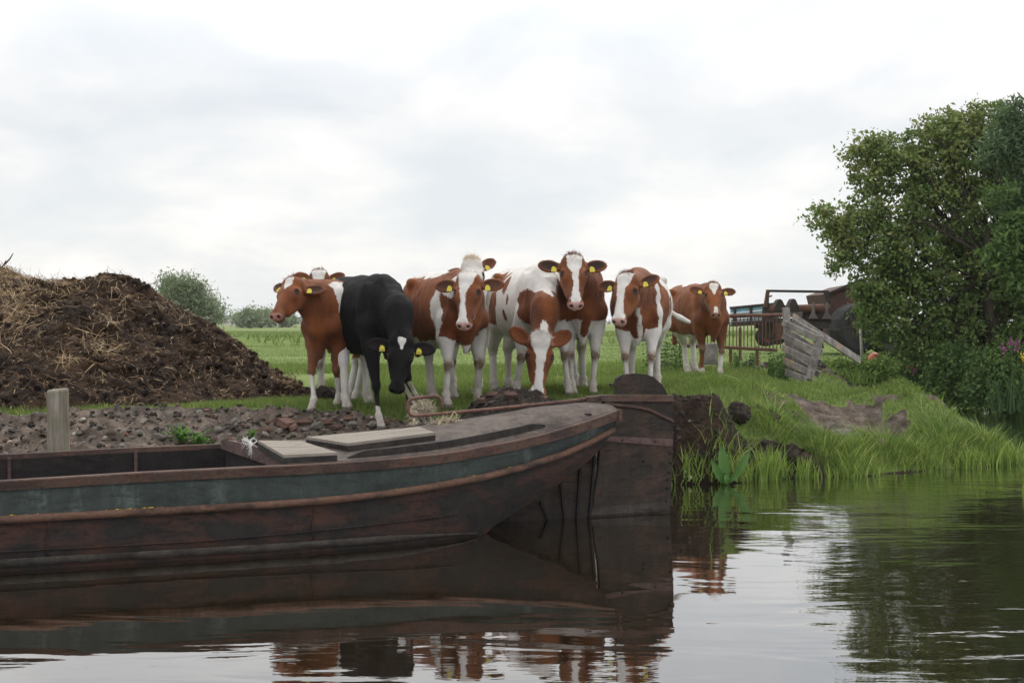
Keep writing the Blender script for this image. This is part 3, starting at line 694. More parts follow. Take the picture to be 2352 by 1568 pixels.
def make_cow_field(S):
    F = Field()
    # trunk
    bl = S.get('belly', 1.0)
    F.ell('body', (-.14, 0, .87), (.60, .262*bl, .355), k=.05)
    F.ell('body', (.28, 0, .90), (.32, .175, .33), k=.08)
    F.ell('body', (-.55, 0, 1.00), (.30, .225, .235), k=.09)
    F.cone('body', (-.70, 0, 1.165), (.20, 0, 1.175), .045, .055, k=.07)          # back line
    F.cone('body', (.20, 0, 1.165), (.38, 0, 1.175), .055, .05, k=.07)             # withers
    F.cone('body', (.46, 0, .78), (.42, 0, .50), .095, .035, k=.07)                 # brisket
    for s in (1, -1):
        F.ell('body', (-.43, s*.205, 1.135), (.065, .05, .05), k=.05)                # hook bone
        F.ell('body', (-.74, s*.10, 1.08), (.05, .045, .05), k=.06)                # pin bone
        F.ell('body', (.30, s*.150, .93), (.12, .070, .24), k=.06)                 # shoulder blade
        F.ell('body', (.41, s*.145, .79), (.08, .080, .10), k=.045)                  # point of shoulder
    # legs
    for leg in ('FL', 'FR', 'HL', 'HR'):
        s = 1 if leg[1] == 'L' else -1
        fx, fy, fz = S['feet'][leg]
        if leg[0] == 'F':
            sh = np.array((.34, s*.150, .78)); foot = np.array((fx, fy, fz)); bend = S.get('bend', {}).get(leg, .015)
            el = sh*.62+foot*.38; el[2] = fz+(.80-fz)*.78; el[0] -= .03
            kn = sh*.42+foot*.58; kn[2] = fz+.375; kn[0] += bend+.01
            fe = foot+np.array((-.015, 0, .12)); fe[:2] = foot[:2]*.93+kn[:2]*.07-np.array((.02, 0))
            F.cone(leg, sh, el, .102, .090, k=.04); F.cone(leg, el, kn+np.array((0, 0, .02)), .086, .048, k=.035)
            F.ell(leg, kn, (.050, .050, .060), k=.02)
            F.cone(leg, kn, fe, .036, .032, k=.02); F.ell(leg, fe, (.043, .043, .042), k=.018)
            F.cone(leg, fe, foot+np.array((.02, 0, .045)), .038, .046, k=.02)
            F.cone(leg, foot+np.array((.015, 0, .045)), foot+np.array((.03, 0, .012)), .046, .057, k=.012)
        else:
            hp = np.array((-.55, s*.13, .92)); foot = np.array((fx, fy, fz)); st = np.array((-.42+(fx+.62)*.35, s*.175, .70))
            hk = np.array((fx-.075, fy*.9+s*.015, fz+.45)); fe = foot+np.array((-.03, 0, .12))
            F.ell(leg, (-.56, s*.135, .88), (.19, .095, .24), k=.07)
            F.cone(leg, hp, st, .13, .105, k=.06); F.cone(leg, st, hk, .095, .040, k=.045)
            F.cone(leg, np.array((-.68, s*.12, .82)), hk+np.array((-.0, 0, .04)), .07, .032, k=.05)
            F.ell(leg, hk, (.048, .034, .058), k=.03); F.cone(leg, hk, fe, .037, .033, k=.025)
            F.ell(leg, fe, (.046, .045, .045), k=.02); F.cone(leg, fe, foot+np.array((.02, 0, .045)), .038, .046, k=.02)
            F.cone(leg, foot+np.array((.015, 0, .045)), foot+np.array((.03, 0, .012)), .046, .057, k=.012)
    # head
    o = np.array(S['poll_l']); f, r, u = S['hf']; hs = S.get('hs', 1.0)
    def H(a, b, c): return o+(f*a+r*b*.86+u*c)*hs
    M = np.stack([f, r, u], 1)
    # neck
    nb = np.array(S.get('neck0', (.36, 0, 1.0))); p1 = H(.07, 0, -.10); mid = nb*.5+p1*.5+np.array(S.get('neckbend', (0, 0, .0)))
    F.cone('neck', nb, mid, .190, .150, k=.09, sy=.72); F.cone('neck', mid, p1, .145, .110, k=.07, sy=.80)
    F.cone('neck', nb+np.array((.02, 0, .12)), H(.02, 0, -.06), .07, .065, k=.07)  # crest
    F.cone('neck', (.50, 0, .74), mid+np.array((.03, 0, -.13)), .05, .03, k=.07)   # dewlap
    F.cone('neck', mid+np.array((.03, 0, -.13)), H(.16, 0, -.15), .03, .02, k=.06)
    F.ell('head', H(.075, 0, -.055), np.array((.115, .088, .085))*hs, M, k=.05)
    F.cone('head', H(.06, .045, -.015), H(.06, -.045, -.015), .060*hs, .060*hs, k=.04)
    F.cone('head', H(.19, .050, -.040), H(.19, -.050, -.040), .066*hs, .066*hs, k=.05)
    F.cone('head', H(.16, 0, -.045), H(.40, 0, -.046), .078*hs, .052*hs, k=.05)
    F.cone('head', H(.26, 0, -.020), H(.42, 0, -.018), .045*hs, .038*hs, k=.03)
    for s in (1, -1):
        F.ell('head', H(.165, s*.100, -.030), np.array((.044, .026, .034))*hs, M, k=.03)   # brow
        F.cone('head', H(.17, s*.062, -.135), H(.34, s*.035, -.105), .054*hs, .038*hs, k=.045)   # cheek
        F.ell('head', H(.452, s*.038, -.030), np.array((.034, .034, .036))*hs, M, k=.022)
    F.ell('head', H(.450, 0, -.050), np.array((.048, .062, .046))*hs, M, k=.03)       # muzzle
    F.ell('head', H(.440, 0, -.092), np.array((.040, .048, .026))*hs, M, k=.02)       # chin
    ears = S.get('ears', ((0, 0), (0, 0)))
    tags = {}
    for s, (tilt, back) in zip((1, -1), ears):
        # ear axis along r, tilt lifts the tip (away from muzzle), back folds it
        L = r*s*math.cos(R(tilt))*math.cos(R(back))-f*math.sin(R(tilt))-u*math.sin(R(back))*math.cos(R(tilt)); L /= np.linalg.norm(L)
        W = np.cross(u, L); W /= np.linalg.norm(W); W = W if W@f > 0 else -W; Nn = np.cross(L, W); Nn = Nn if Nn@u > 0 else -Nn
        base = H(.075, s*.082, -.075); eM = np.stack([L, W, Nn], 1)
        F.cone('head', base-L*.01, base+L*.05*hs, .032*hs, .030*hs, k=.025)
        F.ell('ear', base+L*.125*hs, np.array((.100, .062, .026))*hs, eM, k=.02)
        F.ell('ear', base+L*.125*hs+W*.006+Nn*.024*hs, np.array((.084, .048, .024))*hs, eM, k=.006, sign=-1)
        tags[s] = (base+L*.085*hs+W*.022*hs+Nn*.014*hs, L, W, Nn)
    for s in (1, -1):      # nostrils, mouth crease
        F.ell('head', H(.482, s*.040, -.026), np.array((.020, .013, .016))*hs, M, k=.010, sign=-1)
        F.ell('head', H(.178, s*.118, -.006), np.array((.024, .017, .017))*hs, M, k=.012, sign=-1)
    F.ell('head', H(.470, 0, -.083), np.array((.040, .062, .005))*hs, M, k=.010, sign=-1)
    for s in (1, -1): F.ell('body', (-.30, s*.30, 1.10), (.13, .085, .10), k=.07, sign=-1)
    # tail
    tl = S.get('tail', [(-.80, 0, 1.16), (-.87, .0, 1.0), (-.86, .02, .75), (-.84, .02, .45)])
    tr = S.get('tailr', [.030, .022, .016, .034, .012])
    for i in range(len(tl)-1): F.cone('tail', tl[i], tl[i+1], tr[i], tr[i+1], k=.02)
    return F, H, M, tags

def cow_materials():
    mats = {}
    for kind, (c1, c2) in {'red': ((.100, .027, .0075), (.190, .058, .0155)), 'black': ((.004, .0038, .004), (.009, .0085, .009))}.items():
        t = NT('cow_hide_'+kind, .72, .22); c = t.coord()
        big = t.noise(c, 3.2, 3, .5); hair = t.noise(t.map(c, (30, 30, 9)), 6.0, 4, .7)
        coat = t.mix(t.ramp(big, [(.38, 0), (.62, 1)]), c1, c2); coat = t.mix(1.0, coat, t.ramp(hair, [(.3, .66), (.7, 1.34)]), 'MULTIPLY'); coat = t.mix(1.0, coat, t.ramp(t.noise(t.map(c, (1, 1, .35)), 9, 4, .6), [(.3, .74), (.7, 1.2)]), 'MULTIPLY')
        dk = t.attr('shade'); coat = t.mix(dk, coat, t.mix(1.0, coat, (.42, .33, .30), 'MULTIPLY'))
        white = t.mix(t.noise(c, 5, 5, .6), (.46, .435, .405), (.66, .635, .605)); white = t.mix(1.0, white, t.ramp(hair, [(.3, .82), (.7, 1.10)]), 'MULTIPLY')
        e = t.math('ADD', t.attr('coat'), t.math('MULTIPLY', t.math('SUBTRACT', t.noise(t.map(c, (60, 60, 22)), 1.2, 4, .7), .5), .045))
        e = t.math('ADD', e, t.math('MULTIPLY', t.math('SUBTRACT', t.noise(c, 14, 3, .5), .5), .04))
        ef = t.math('MULTIPLY', t.math('ADD', e, .003), 160.0, True)
        col = t.mix(ef, white, coat)
        dirt = t.math('MULTIPLY', t.attr('dirt'), t.ramp(t.noise(c, 22, 5, .65), [(.26, .15), (.55, 1)]))
        col = t.mix(t.math('MULTIPLY', dirt, .85, True), col, (.15, .10, .062))
        pinkc = t.mix(t.noise(c, 26, 5, .7), (.30, .15, .13), (.60, .37, .32)) if kind == 'red' else t.mix(.5, (.015, .014, .014), (.02, .018, .018))
        col = t.mix(t.attr('pink'), col, pinkc)
        col = t.mix(t.attr('dark'), col, (.022, .012, .009))
        hb = t.math('ADD', hair, t.math('MULTIPLY', big, .0))
        rg = t.mix(t.attr('pink'), (.72, .72, .72), (.38, .38, .38))
        mt = t.done(col, t.bump(hb, .6, .010), rg)
        t.b.inputs['Sheen Weight'].default_value = .06 if kind == 'red' else .0; t.b.inputs['Specular IOR Level'].default_value = .22 if kind == 'red' else .12; t.b.inputs['Sheen Roughness'].default_value = .5
        mats[kind] = mt
    t = NT('wet_dark_eye', .22, .35); mats['eye'] = t.done((.008, .005, .004))
    t = NT('yellow_ear_tag', .45, .4); mats['tag'] = t.done(t.mix(t.noise(t.coord(), 40, 4, .6), (.40, .34, .02), (.52, .45, .04)))
    t = NT('black_tag_print', .7, .2); mats['print'] = t.done((.04, .035, .02))
    for nm, a, b in (('white', (.62, .60, .56), (.80, .78, .74)), ('red', (.10, .027, .008), (.22, .068, .02)), ('cream', (.55, .47, .36), (.74, .68, .58)), ('black', (.010, .009, .009), (.02, .018, .018))):
        t = NT('hair_'+nm, .7, .25); mats['hair_'+nm] = t.done(t.mix(t.attr('tint'), a, b))
    return mats
CM = cow_materials()

def blaze_sdf(f, r, pts):
    """signed distance-like (+ inside) of a strip given rows (f, left, right)"""
    pts = np.array(pts, float); a = np.interp(f, pts[:, 0], pts[:, 1]); b = np.interp(f, pts[:, 0], pts[:, 2])
    d = np.minimum(r-a, b-r); return np.where((f < pts[0, 0]) | (f > pts[-1, 0]), -0.05, d)

def hair_tuft(name, root, mat, pts, dirs, length, width, parent, seed=0, droop=.4, kind='stuff'):
    """many thin tapered curved hairs"""
    rs = np.random.RandomState(seed); n = len(pts); k = 4
    pts = np.array(pts); dirs = np.array(dirs); side = np.cross(dirs, rs.randn(n, 3)); side /= np.linalg.norm(side, axis=1)[:, None]+1e-9
    L = length*(.5+rs.rand(n)); bend = rs.randn(n, 3)*.35; V = []
    for j in range(k):
        t = j/(k-1); c = pts+dirs*(L*t)[:, None]+bend*(L*t*t)[:, None]+np.array([0, 0, -1.0])*(L*droop*t*t)[:, None]; w = width*(1-t*.9)
        V += [c-side*w, c+side*w]
    V = np.stack(V, 1).reshape(-1, 3); F = []
    base = np.arange(n)*(2*k)
    for j in range(k-1): F.append(np.stack([base+2*j, base+2*j+1, base+2*j+3, base+2*j+2], -1))
    me = np_mesh(name, V, np.concatenate(F), False); add_attr(me, 'tint', np.repeat(rs.rand(n), 2*k))
    return tag(link_mesh(name, me, mat, parent), kind=kind)

def make_cow(S):
    hd = S['heading']; s = S.get('scale', 1.0); dirv = np.array((math.sin(R(hd)), -math.cos(R(hd))))
    X = XY(S['front'][0], S['front'][1]); Y = S['front'][1]; root_xy = np.array((X, Y))-dirv*.36*s
    gz = S.get('z', None); gz = tz(*root_xy) if gz is None else gz
    root = empty('cow', (root_xy[0], root_xy[1], gz), R(-90+hd), s)
    tag(root, S['label'], 'cow', 'young cattle standing on the bank')
    a = -R(-90+hd)
    def loc(p):
        q = np.array(p, float)-np.array((root_xy[0], root_xy[1], gz)); return np.array((q[0]*math.cos(a)-q[1]*math.sin(a), q[0]*math.sin(a)+q[1]*math.cos(a), q[2]))/s
    feet = {'FL': (.38, .145), 'FR': (.36, -.145), 'HL': (-.62, .135), 'HR': (-.66, -.135)}
    S['feet'] = {}
    for k in feet:
        if k in S.get('feet_px', {}):
            px, Yf = S['feet_px'][k]; w = (XY(px, Yf), Yf, tz(XY(px, Yf), Yf)); S['feet'][k] = tuple(loc(w))
        else:
            c_, s_ = math.cos(-a), math.sin(-a); lx, ly = feet[k]; wx = root_xy[0]+s*(lx*c_-ly*s_); wy = root_xy[1]+s*(lx*s_+ly*c_)
            S['feet'][k] = (lx, ly, (tz(wx, wy)-gz)/s)
    for k in S['feet']: S['feet'][k] = (S['feet'][k][0], S['feet'][k][1], S['feet'][k][2]+S.get('lift', {}).get(k, 0))
    S['poll_l'] = loc(P(*S['poll'])); S['hf'] = head_frame(*S['face'], hd)
    F, H, M, tags = make_cow_field(S)
    V, Q = F.surface(S.get('res', .0115))
    hs = S.get('hs', 1.0); o = S['poll_l']; f, r, u = S['hf']
    g = F.groups(V); names = list(g); G = np.stack([g[n] for n in names], 0); gi = np.argmin(G, 0); ix = {n: i for i, n in enumerate(names)}
    hp = (V-o)@M/hs; hf_, hr_, hu_ = hp[:, 0], hp[:, 1], hp[:, 2]
    coat = np.full(len(V), .3 if S['coat'] != 'white' else -.3)
    onhead = (gi == ix['head']); onear = (gi == ix['ear']); legs = {k: gi == ix[k] for k in ('FL', 'FR', 'HL', 'HR')}
    body = ~(onhead | onear)
    W_ = V+np.stack([fbm(V[:, 0]*5, V[:, 1]*5, V[:, 2]*5, 3, 60)-.5, fbm(V[:, 0]*5+9, V[:, 1]*5, V[:, 2]*5, 3, 61)-.5, fbm(V[:, 0]*5, V[:, 1]*5+9, V[:, 2]*5, 3, 62)-.5], -1)*.12
    for op in S['paint']:
        col, c, rad = op[0], np.array(op[1]), np.array(op[2]); which = op[3] if len(op) > 3 else 'body'
        q = (W_-c)/rad; val = (1-np.sqrt((q**2).sum(1)))*rad.min()
        msk = body if which == 'body' else legs[which]
        val = np.where(msk, val, -1)
        coat = np.minimum(coat, -val) if col == 'w' else np.maximum(coat, val)
    for k, zc in S.get('socks', {}).items():
        fz = S['feet'][k][2]; val = (zc-(W_[:, 2]-fz)); coat = np.where(legs[k], np.minimum(coat, -val), coat)
    hc = np.full(len(V), .3 if S.get('headcoat', 'c') == 'c' else -.3)
    for rows in S.get('blaze', []):
        bz = blaze_sdf(hf_, hr_/.88, rows); bz = np.where(hu_ > -.115, bz, -.05); hc = np.minimum(hc, -bz)
    for c3, r3, col in S.get('headpaint', []):
        q = (hp-np.array(c3))/np.array(r3); val = (1-np.sqrt((q**2).sum(1)))*min(r3); hc = np.minimum(hc, -val) if col == 'w' else np.maximum(hc, val)
    coat = np.where(onhead, hc, coat); coat = np.where(onear, .3 if S.get('earcoat', 'c') == 'c' else -.3, coat)
    if S.get('tailcoat'): coat = np.where(gi == ix['tail'], -.3 if S['tailcoat'] == 'w' else .3, coat)
    # muzzle, nostrils, ear lining, hooves, dirty knees
    mz = sstep(.452, .468, hf_+.25*np.maximum(-.03-hu_, 0)*0)*onhead*(hu_ > -.085)
    pink = mz*S.get('pinkness', 1.0)
    dark = np.zeros(len(V))
    for sg in (1, -1):
        d = np.sqrt(((hp-np.array((.478, sg*.035, -.026)))/np.array((.022, .013, .016)))**2 @ np.ones(3)); dark = np.maximum(dark, sstep(1.25, .8, d)*onhead)
        d = np.sqrt(((hp-np.array((.178, sg*.095, -.012)))/np.array((.030, .026, .030)))**2 @ np.ones(3)); dark = np.maximum(dark, sstep(1.5, .8, d)*onhead*.85)
        bL, L, Wd, Nn = tags[sg]; base = bL-L*.085*hs-Wd*.022*hs-Nn*.014*hs; q = (V-base-L*.125*hs)@np.stack([L, Wd, Nn], 1)/hs
        e = np.sqrt((q[:, 0]/.092)**2+(q[:, 1]/.052)**2); dark = np.maximum(dark, sstep(1.05, .7, e)*(q[:, 2] > -.004)*onear*S.get('eardark', .75))
    dark = np.maximum(dark, sstep(.012, .002, np.abs(hu_+.083))*sstep(.43, .45, hf_)*onhead*.6)
    if S.get('nosedark', 0): dark = np.maximum(dark, sstep(.462, .478, hf_)*onhead*(fbm(V[:, 0]*40, V[:, 1]*40, V[:, 2]*40, 2, 5) > .5)*S['nosedark'])
    dirt = np.zeros(len(V))
    for k in legs:
        fx, fy, fz = S['feet'][k]; z = V[:, 2]-fz
        dirt = np.maximum(dirt, legs[k]*np.maximum(sstep(.30, .03, z)*.75, S.get('kneedirt', 1.7)*np.exp(-((z-(.375 if k[0] == 'F' else .44))/.055)**2)*(1 if k[0] == 'F' else .35)))
        dark = np.maximum(dark, legs[k]*sstep(.052, .040, z)*.75)
        if S.get('legdirt'): dirt = np.maximum(dirt, legs[k]*sstep(.65, .2, z)*S['legdirt'])
    dirt = np.maximum(dirt, body*sstep(.62, .50, V[:, 2])*(np.abs(V[:, 1]) < .12)*.25)
    shade = 0*body*sstep(.95, .75, V[:, 2])*1.0
    me = np_mesh('body', V, Q, True)
    nrm = np.zeros(len(V)*3, np.float32); me.vertices.foreach_get('normal', nrm); nrm = nrm.reshape(-1, 3)
    rel = (fbm(V[:, 0]*7, V[:, 1]*7, V[:, 2]*5, 3, 66)-.5)*.020*body+(fbm(V[:, 0]*22, V[:, 1]*22, V[:, 2]*14, 2, 67)-.5)*.006
    rel = rel+(.5-np.abs(fbm(V[:, 0]*8, V[:, 1]*8, V[:, 2]*2.2, 3, 68)-.5)*2)*.022*body*sstep(.05, .35, V[:, 0])*sstep(.45, .6, V[:, 2])-.010*body*sstep(.05, .35, V[:, 0])
    rib = np.sin((V[:, 0]+.25*V[:, 2])*62)*.0032*S.get('ribs', .5)*body*sstep(-.50, -.38, V[:, 0])*sstep(.12, .0, V[:, 0])*sstep(.62, .75, V[:, 2])*sstep(1.18, 1.05, V[:, 2])
    V = V+nrm*(rel+rib)[:, None]; me.vertices.foreach_set('co', V.astype(np.float32).ravel()); me.update()
    for nm, ar in (('coat', coat), ('pink', pink), ('dark', dark), ('dirt', dirt), ('shade', shade)): add_attr(me, nm, np.broadcast_to(ar, len(V)))
    bodyo = link_mesh('body', me, CM['black' if S['coat'] == 'black' else 'red'], root)
    # eyes
    for sg in (1, -1):
        c = H(.178, sg*.106, -.021); b = MB(); nn = 10
        vs = []; fs = []
        for i in range(nn+1):
            th = math.pi*i/nn
            for j in range(14):
                ph = 2*math.pi*j/14; q = np.array((math.cos(th)*.017, math.sin(th)*math.cos(ph)*.014, math.sin(th)*math.sin(ph)*.014)); vs.append(c+(M@q)*hs)
        for i in range(nn):
            for j in range(14): fs.append((i*14+j, i*14+(j+1) % 14, (i+1)*14+(j+1) % 14, (i+1)*14+j))
        b.raw(vs, fs, True); b.build('eye', CM['eye'], root)
    # ear tags with printed number
    if S.get('tags', True):
        for sg in (1, -1):
            if sg in S.get('notag', ()): continue
            c, L, Wd, Nn = tags[sg]
            down = -np.array((0, 0, 1.0)); wn = down*.75+Wd*.6; wn -= Nn*(wn@Nn)*.6; wn /= np.linalg.norm(wn); nn = Nn-wn*(Nn@wn); nn /= np.linalg.norm(nn); ll = np.cross(wn, nn)
            # keep lettering readable: ll must point to image right when seen from the camera side
            wdir = np.array((math.cos(R(-90+hd))*ll[0]-math.sin(R(-90+hd))*ll[1], 0, 0)); 
            if wdir[0] < 0: ll = -ll
            sc = hs; pl = [(-.010, -.022), (.008, -.018), (.020, -.004), (.023, .030), (-.023, .030), (-.020, -.004)]
            cc = c+nn*.012*sc+wn*.010*sc
            tg = MB().prism([(a_*sc, b_*sc) for a_, b_ in pl], cc, ll, wn, nn, .003).build('ear_tag', CM['tag'], root)
            if 'number' not in S: continue      # only the black cow's tags can be read
            cu = bpy.data.curves.new('tag_number', 'FONT'); cu.body = S.get('number', '3606'); cu.size = .019*sc; cu.align_x = 'CENTER'; cu.align_y = 'CENTER'; cu.resolution_u = 2; cu.extrude = .0004
            tmp = bpy.data.objects.new('tmp_text', cu); COL.objects.link(tmp)
            dg = bpy.context.evaluated_depsgraph_get(); dg.update(); tm = bpy.data.meshes.new_from_object(tmp.evaluated_get(dg)); bpy.data.objects.remove(tmp)
            co = np.zeros(len(tm.vertices)*3, np.float32); tm.vertices.foreach_get('co', co); co = co.reshape(-1, 3)
            q = cc+nn*.0022*sc+wn*.020*sc+np.outer(co[:, 0], ll)-np.outer(co[:, 1], wn)+np.outer(co[:, 2], nn)
            tm.vertices.foreach_set('co', q.astype(np.float32).ravel()); tm.update(); link_mesh('tag_number', tm, CM['print'], tg)
    # poll tuft
    rs = np.random.RandomState(hash(S['label']) % 1000 if False else int(S['front'][0])); pt = S.get('poll_tuft', ('hair_red', .03, 500))
    if pt:
        n = pt[2]; ang = rs.rand(n)*2*math.pi; rad = np.sqrt(rs.rand(n)); ff = .030+.065*rad*np.sin(ang); rr = .090*rad*np.cos(ang)
        uu = -.05+.085*np.sqrt(np.clip(1-(rr/.13)**2-((ff-.06)/.125)**2, 0, 1)); pts = [H(a_, b_, c_) for a_, b_, c_ in zip(ff, rr, uu)]
        dirs = np.array([-f*.75+u*.55+r*(q*3.5)+rs.randn(3)*.25 for q in rr]); dirs /= np.linalg.norm(dirs, axis=1)[:, None]
        hair_tuft('poll_tuft', root, CM[pt[0]], pts, dirs, pt[1]*hs, .0022, root, 3, .35)
    # hair fringe along ears and the back line
    for sg in (1, -1):
        bL, L, Wd, Nn = tags[sg]; base = bL-L*.085*hs; cen = base+L*.125*hs-Wd*.022*hs
        pv = V[onear & (np.linalg.norm(V-cen, axis=1) < .16) & (rs.rand(len(V)) < .5)]
        if not len(pv): continue
        q = pv-cen; d = (q@Wd)[:, None]*Wd*18+L*.5+rs.randn(len(pv), 3)*.35; d /= np.linalg.norm(d, axis=1)[:, None]+1e-9
        tag(hair_tuft('ear_hair', root, CM['hair_black' if S['coat'] == 'black' else 'hair_red'], pv, d, .013, .0011, root, 4, .1), kind='stuff')
    # short coat hair standing off the outline
    co = np.zeros(len(me.vertices)*3, np.float32); me.vertices.foreach_get('normal', co) if hasattr(me.vertices[0], 'normal') else None; nr = co.reshape(-1, 3).astype(float)
    sel = np.where(body & (rs.rand(len(V)) < S.get('furdens', .35)) & (V[:, 2] > .1))[0]
    d = nr[sel]*.45+np.array((-.45, 0, -.5))+rs.randn(len(sel), 3)*.22; d /= np.linalg.norm(d, axis=1)[:, None]
    cw = coat[sel]
    for lab, m in (('white', cw < -.012), ('coat', cw > .012)):
        if m.sum() < 10: continue
        mt = CM['hair_white'] if lab == 'white' else CM['hair_black' if S['coat'] == 'black' else 'hair_red']
        if lab == 'white' and S.get('nowhitefur'): continue
        hair_tuft('coat_hair', root, mt, V[sel][m], d[m], .011, .0011, root, 5, .2)
    return root
# ------------------------------------------------------------------ the herd
def herd():
    NB = [(-.06, -.070, .080), (.05, -.075, .085), (.16, -.045, .060), (.24, -.032, .040), (.34, -.035, .040), (.41, -.070, .075), (.52, -.2, .2)]
    C = []
    C.append(dict(key='A', label='brown red cow with small white forehead patch, leftmost of the herd beside the manure heap', coat='red', front=(745, 12.1), heading=-32, scale=.96, poll=(676, 640, 11.9), face=(-27, 43, 5), hs=1.06,
        feet_px={'FR': (718, 11.85), 'FL': (776, 12.15), 'HL': (815, 13.1), 'HR': (800, 13.3)},
        paint=[('w', (.27, .13, 1.18), (.13, .12, .06)), ('w', (.33, .22, 1.04), (.065, .12, .15)), ('w', (.28, .26, .90), (.05, .10, .10))], socks={'FL': .30, 'FR': .34, 'HL': .5, 'HR': .5},
        blaze=[[(.02, -.020, .03), (.06, -.045, .045), (.12, -.035, .040), (.17, -.01, .012), (.19, 0, 0)]], pinkness=.45, ears=((10, 15), (30, 5)), shade=.6, kneedirt=.5))
    C.append(dict(key='B', label='red and white cow mostly hidden behind the leftmost brown cow', coat='red', front=(758, 14.05), heading=6, scale=.98, poll=(733, 623, 13.6), face=(4, 55, 0), hs=1.0,
        feet_px={'FR': (738, 14.05), 'FL': (788, 14.0)}, paint=[], socks={'FL': .8, 'FR': .8, 'HL': .6, 'HR': .6},
        blaze=[[(-.08, -.085, .09), (.05, -.085, .08), (.12, -.06, .07), (.18, 0, .05), (.25, .02, .03)]], ears=((28, 5), (28, 5)), poll_tuft=('hair_red', .026, 500), eardark=.5))
    C.append(dict(key='C', label='black cow with white heart shaped forehead mark nosing a weathered wooden stake', coat='black', front=(882, 11.75), heading=30, scale=1.01, poll=(924, 768, 11.2), face=(6, 74, -6), hs=1.02, neck0=(.40, 0, .98), neckbend=(.10, 0, .10),
        feet_px={'FR': (873, 11.45), 'FL': (944, 11.7), 'HR': (796, 12.0), 'HL': (846, 12.4)}, bend={'FR': .02},
        paint=[('w', (-.5, -.22, .52), (.40, .16, .36), 'HR'), ('w', (-.66, .16, .40), (.2, .12, .34), 'HL')], socks={'FR': .19, 'FL': .12, 'HR': .55, 'HL': .5},
        blaze=[[(.03, -.03, -.02), (.045, -.036, .038), (.07, -.036, .040), (.10, -.022, .034), (.145, .006, .012)]], pinkness=.8, ears=((-4, -4), (-4, 8)), poll_tuft=('hair_black', .03, 500), eardark=.3, legdirt=.0, kneedirt=.0, number='3606'))
    C.append(dict(key='D', label='red and white cow with broad blaze standing between black cow and grazing white cow', coat='red', front=(1064, 12.35), heading=25, scale=1.04, poll=(1076, 628, 11.85), face=(-9, 62, 0), hs=1.06,
        feet_px={'FR': (1027, 12.2), 'FL': (1097, 12.65), 'HR': (994, 13.0), 'HL': (1041, 13.2)},
        paint=[('w', (-.30, -.05, 1.27), (.50, .22, .095)), ('w', (.27, -.27, .86), (.12, .11, .40)), ('w', (.55, -.2, 1.1), (.18, .1, .12)), ('c', (.62, .03, .84), (.27, .26, .36)), ('w', (.0, -.1, .44), (.6, .4, .15)), ('w', (.46, .0, .35), (.3, .3, .22)), ('w', (.42, .22, .52), (.2, .12, .20))], ribs=1.2,
        socks={'FL': .62, 'FR': .60, 'HL': .7, 'HR': .62}, blaze=[[(-.08, -.080, .085), (.04, -.085, .085), (.10, -.075, .060), (.16, -.06, .02), (.22, -.05, .0), (.34, -.045, .008), (.41, -.062, .030), (.47, -.075, .045), (.53, -.08, .05)]],
        headpaint=[((.36, .045, -.14), (.06, .03, .05), 'w')], ears=((6, 4), (2, 4)), poll_tuft=('hair_white', .020, 800), belly=1.08, shade=.75))
    C.append(dict(key='E', label='white faced cow with curly cream poll peering over from behind the herd', coat='red', front=(1078, 14.1), heading=4, scale=1.04, poll=(1083, 597, 13.7), face=(9, 52, 0), hs=1.06,
        feet_px={'FR': (1035, 14.1), 'FL': (1100, 14.1), 'HR': (1040, 15.2), 'HL': (1100, 15.2)}, paint=[('w', (.3, 0, 1.0), (.4, .4, .4))], socks={'FL': .7, 'FR': .7, 'HL': .7, 'HR': .7}, headcoat='w',
        headpaint=[((.19, .11, -.05), (.07, .05, .06), 'c'), ((.30, .06, -.06), (.10, .05, .08), 'c')], ears=((42, 0), (20, 40)), poll_tuft=('hair_cream', .040, 1500), eardark=.4, notag=(-1,)))
    C.append(dict(key='F', label='white cow with brown neck patches sniffing the dark dirt pile, head lowered', coat='white', front=(1245, 12.75), heading=17, scale=1.06, poll=(1243, 770, 12.15), face=(3, 80, -4), hs=1.10, neck0=(.40, 0, .98), neckbend=(.10, 0, .08),
        feet_px={'FR': (1187, 12.85), 'FL': (1306, 12.75), 'HR': (1136, 13.7), 'HL': (1170, 13.9)},
        paint=[('c', (-.29, -.2, 1.14), (.10, .12, .07)), ('c', (.0, -.22, 1.07), (.055, .09, .10)), ('c', (-.14, -.2, 1.16), (.04, .1, .06)), ('c', (-.32, -.32, .88), (.15, .12, .22)), ('c', (.04, -.29, .78), (.038, .07, .075)), ('c', (.12, -.28, .93), (.02, .06, .06)),
               ('c', (.78, -.12, .78), (.40, .32, .235)), ('c', (.56, -.24, .86), (.22, .13, .19)), ('c', (.60, .16, .90), (.22, .12, .24)), ('w', (.60, -.06, 1.04), (.36, .045, .17)), ('w', (.9, -.16, .70), (.06, .03, .08))],
        blaze=[[(-.06, -.07, .07), (.0, -.085, .085), (.09, -.085, .080), (.16, -.045, .05), (.25, -.030, .035), (.36, -.035, .035), (.42, -.06, .05), (.53, -.08, .07)]], ears=((38, 8), (38, 8)), poll_tuft=('hair_white', .034, 900), eardark=.0, tags=False, belly=1.12, nosedark=.8))
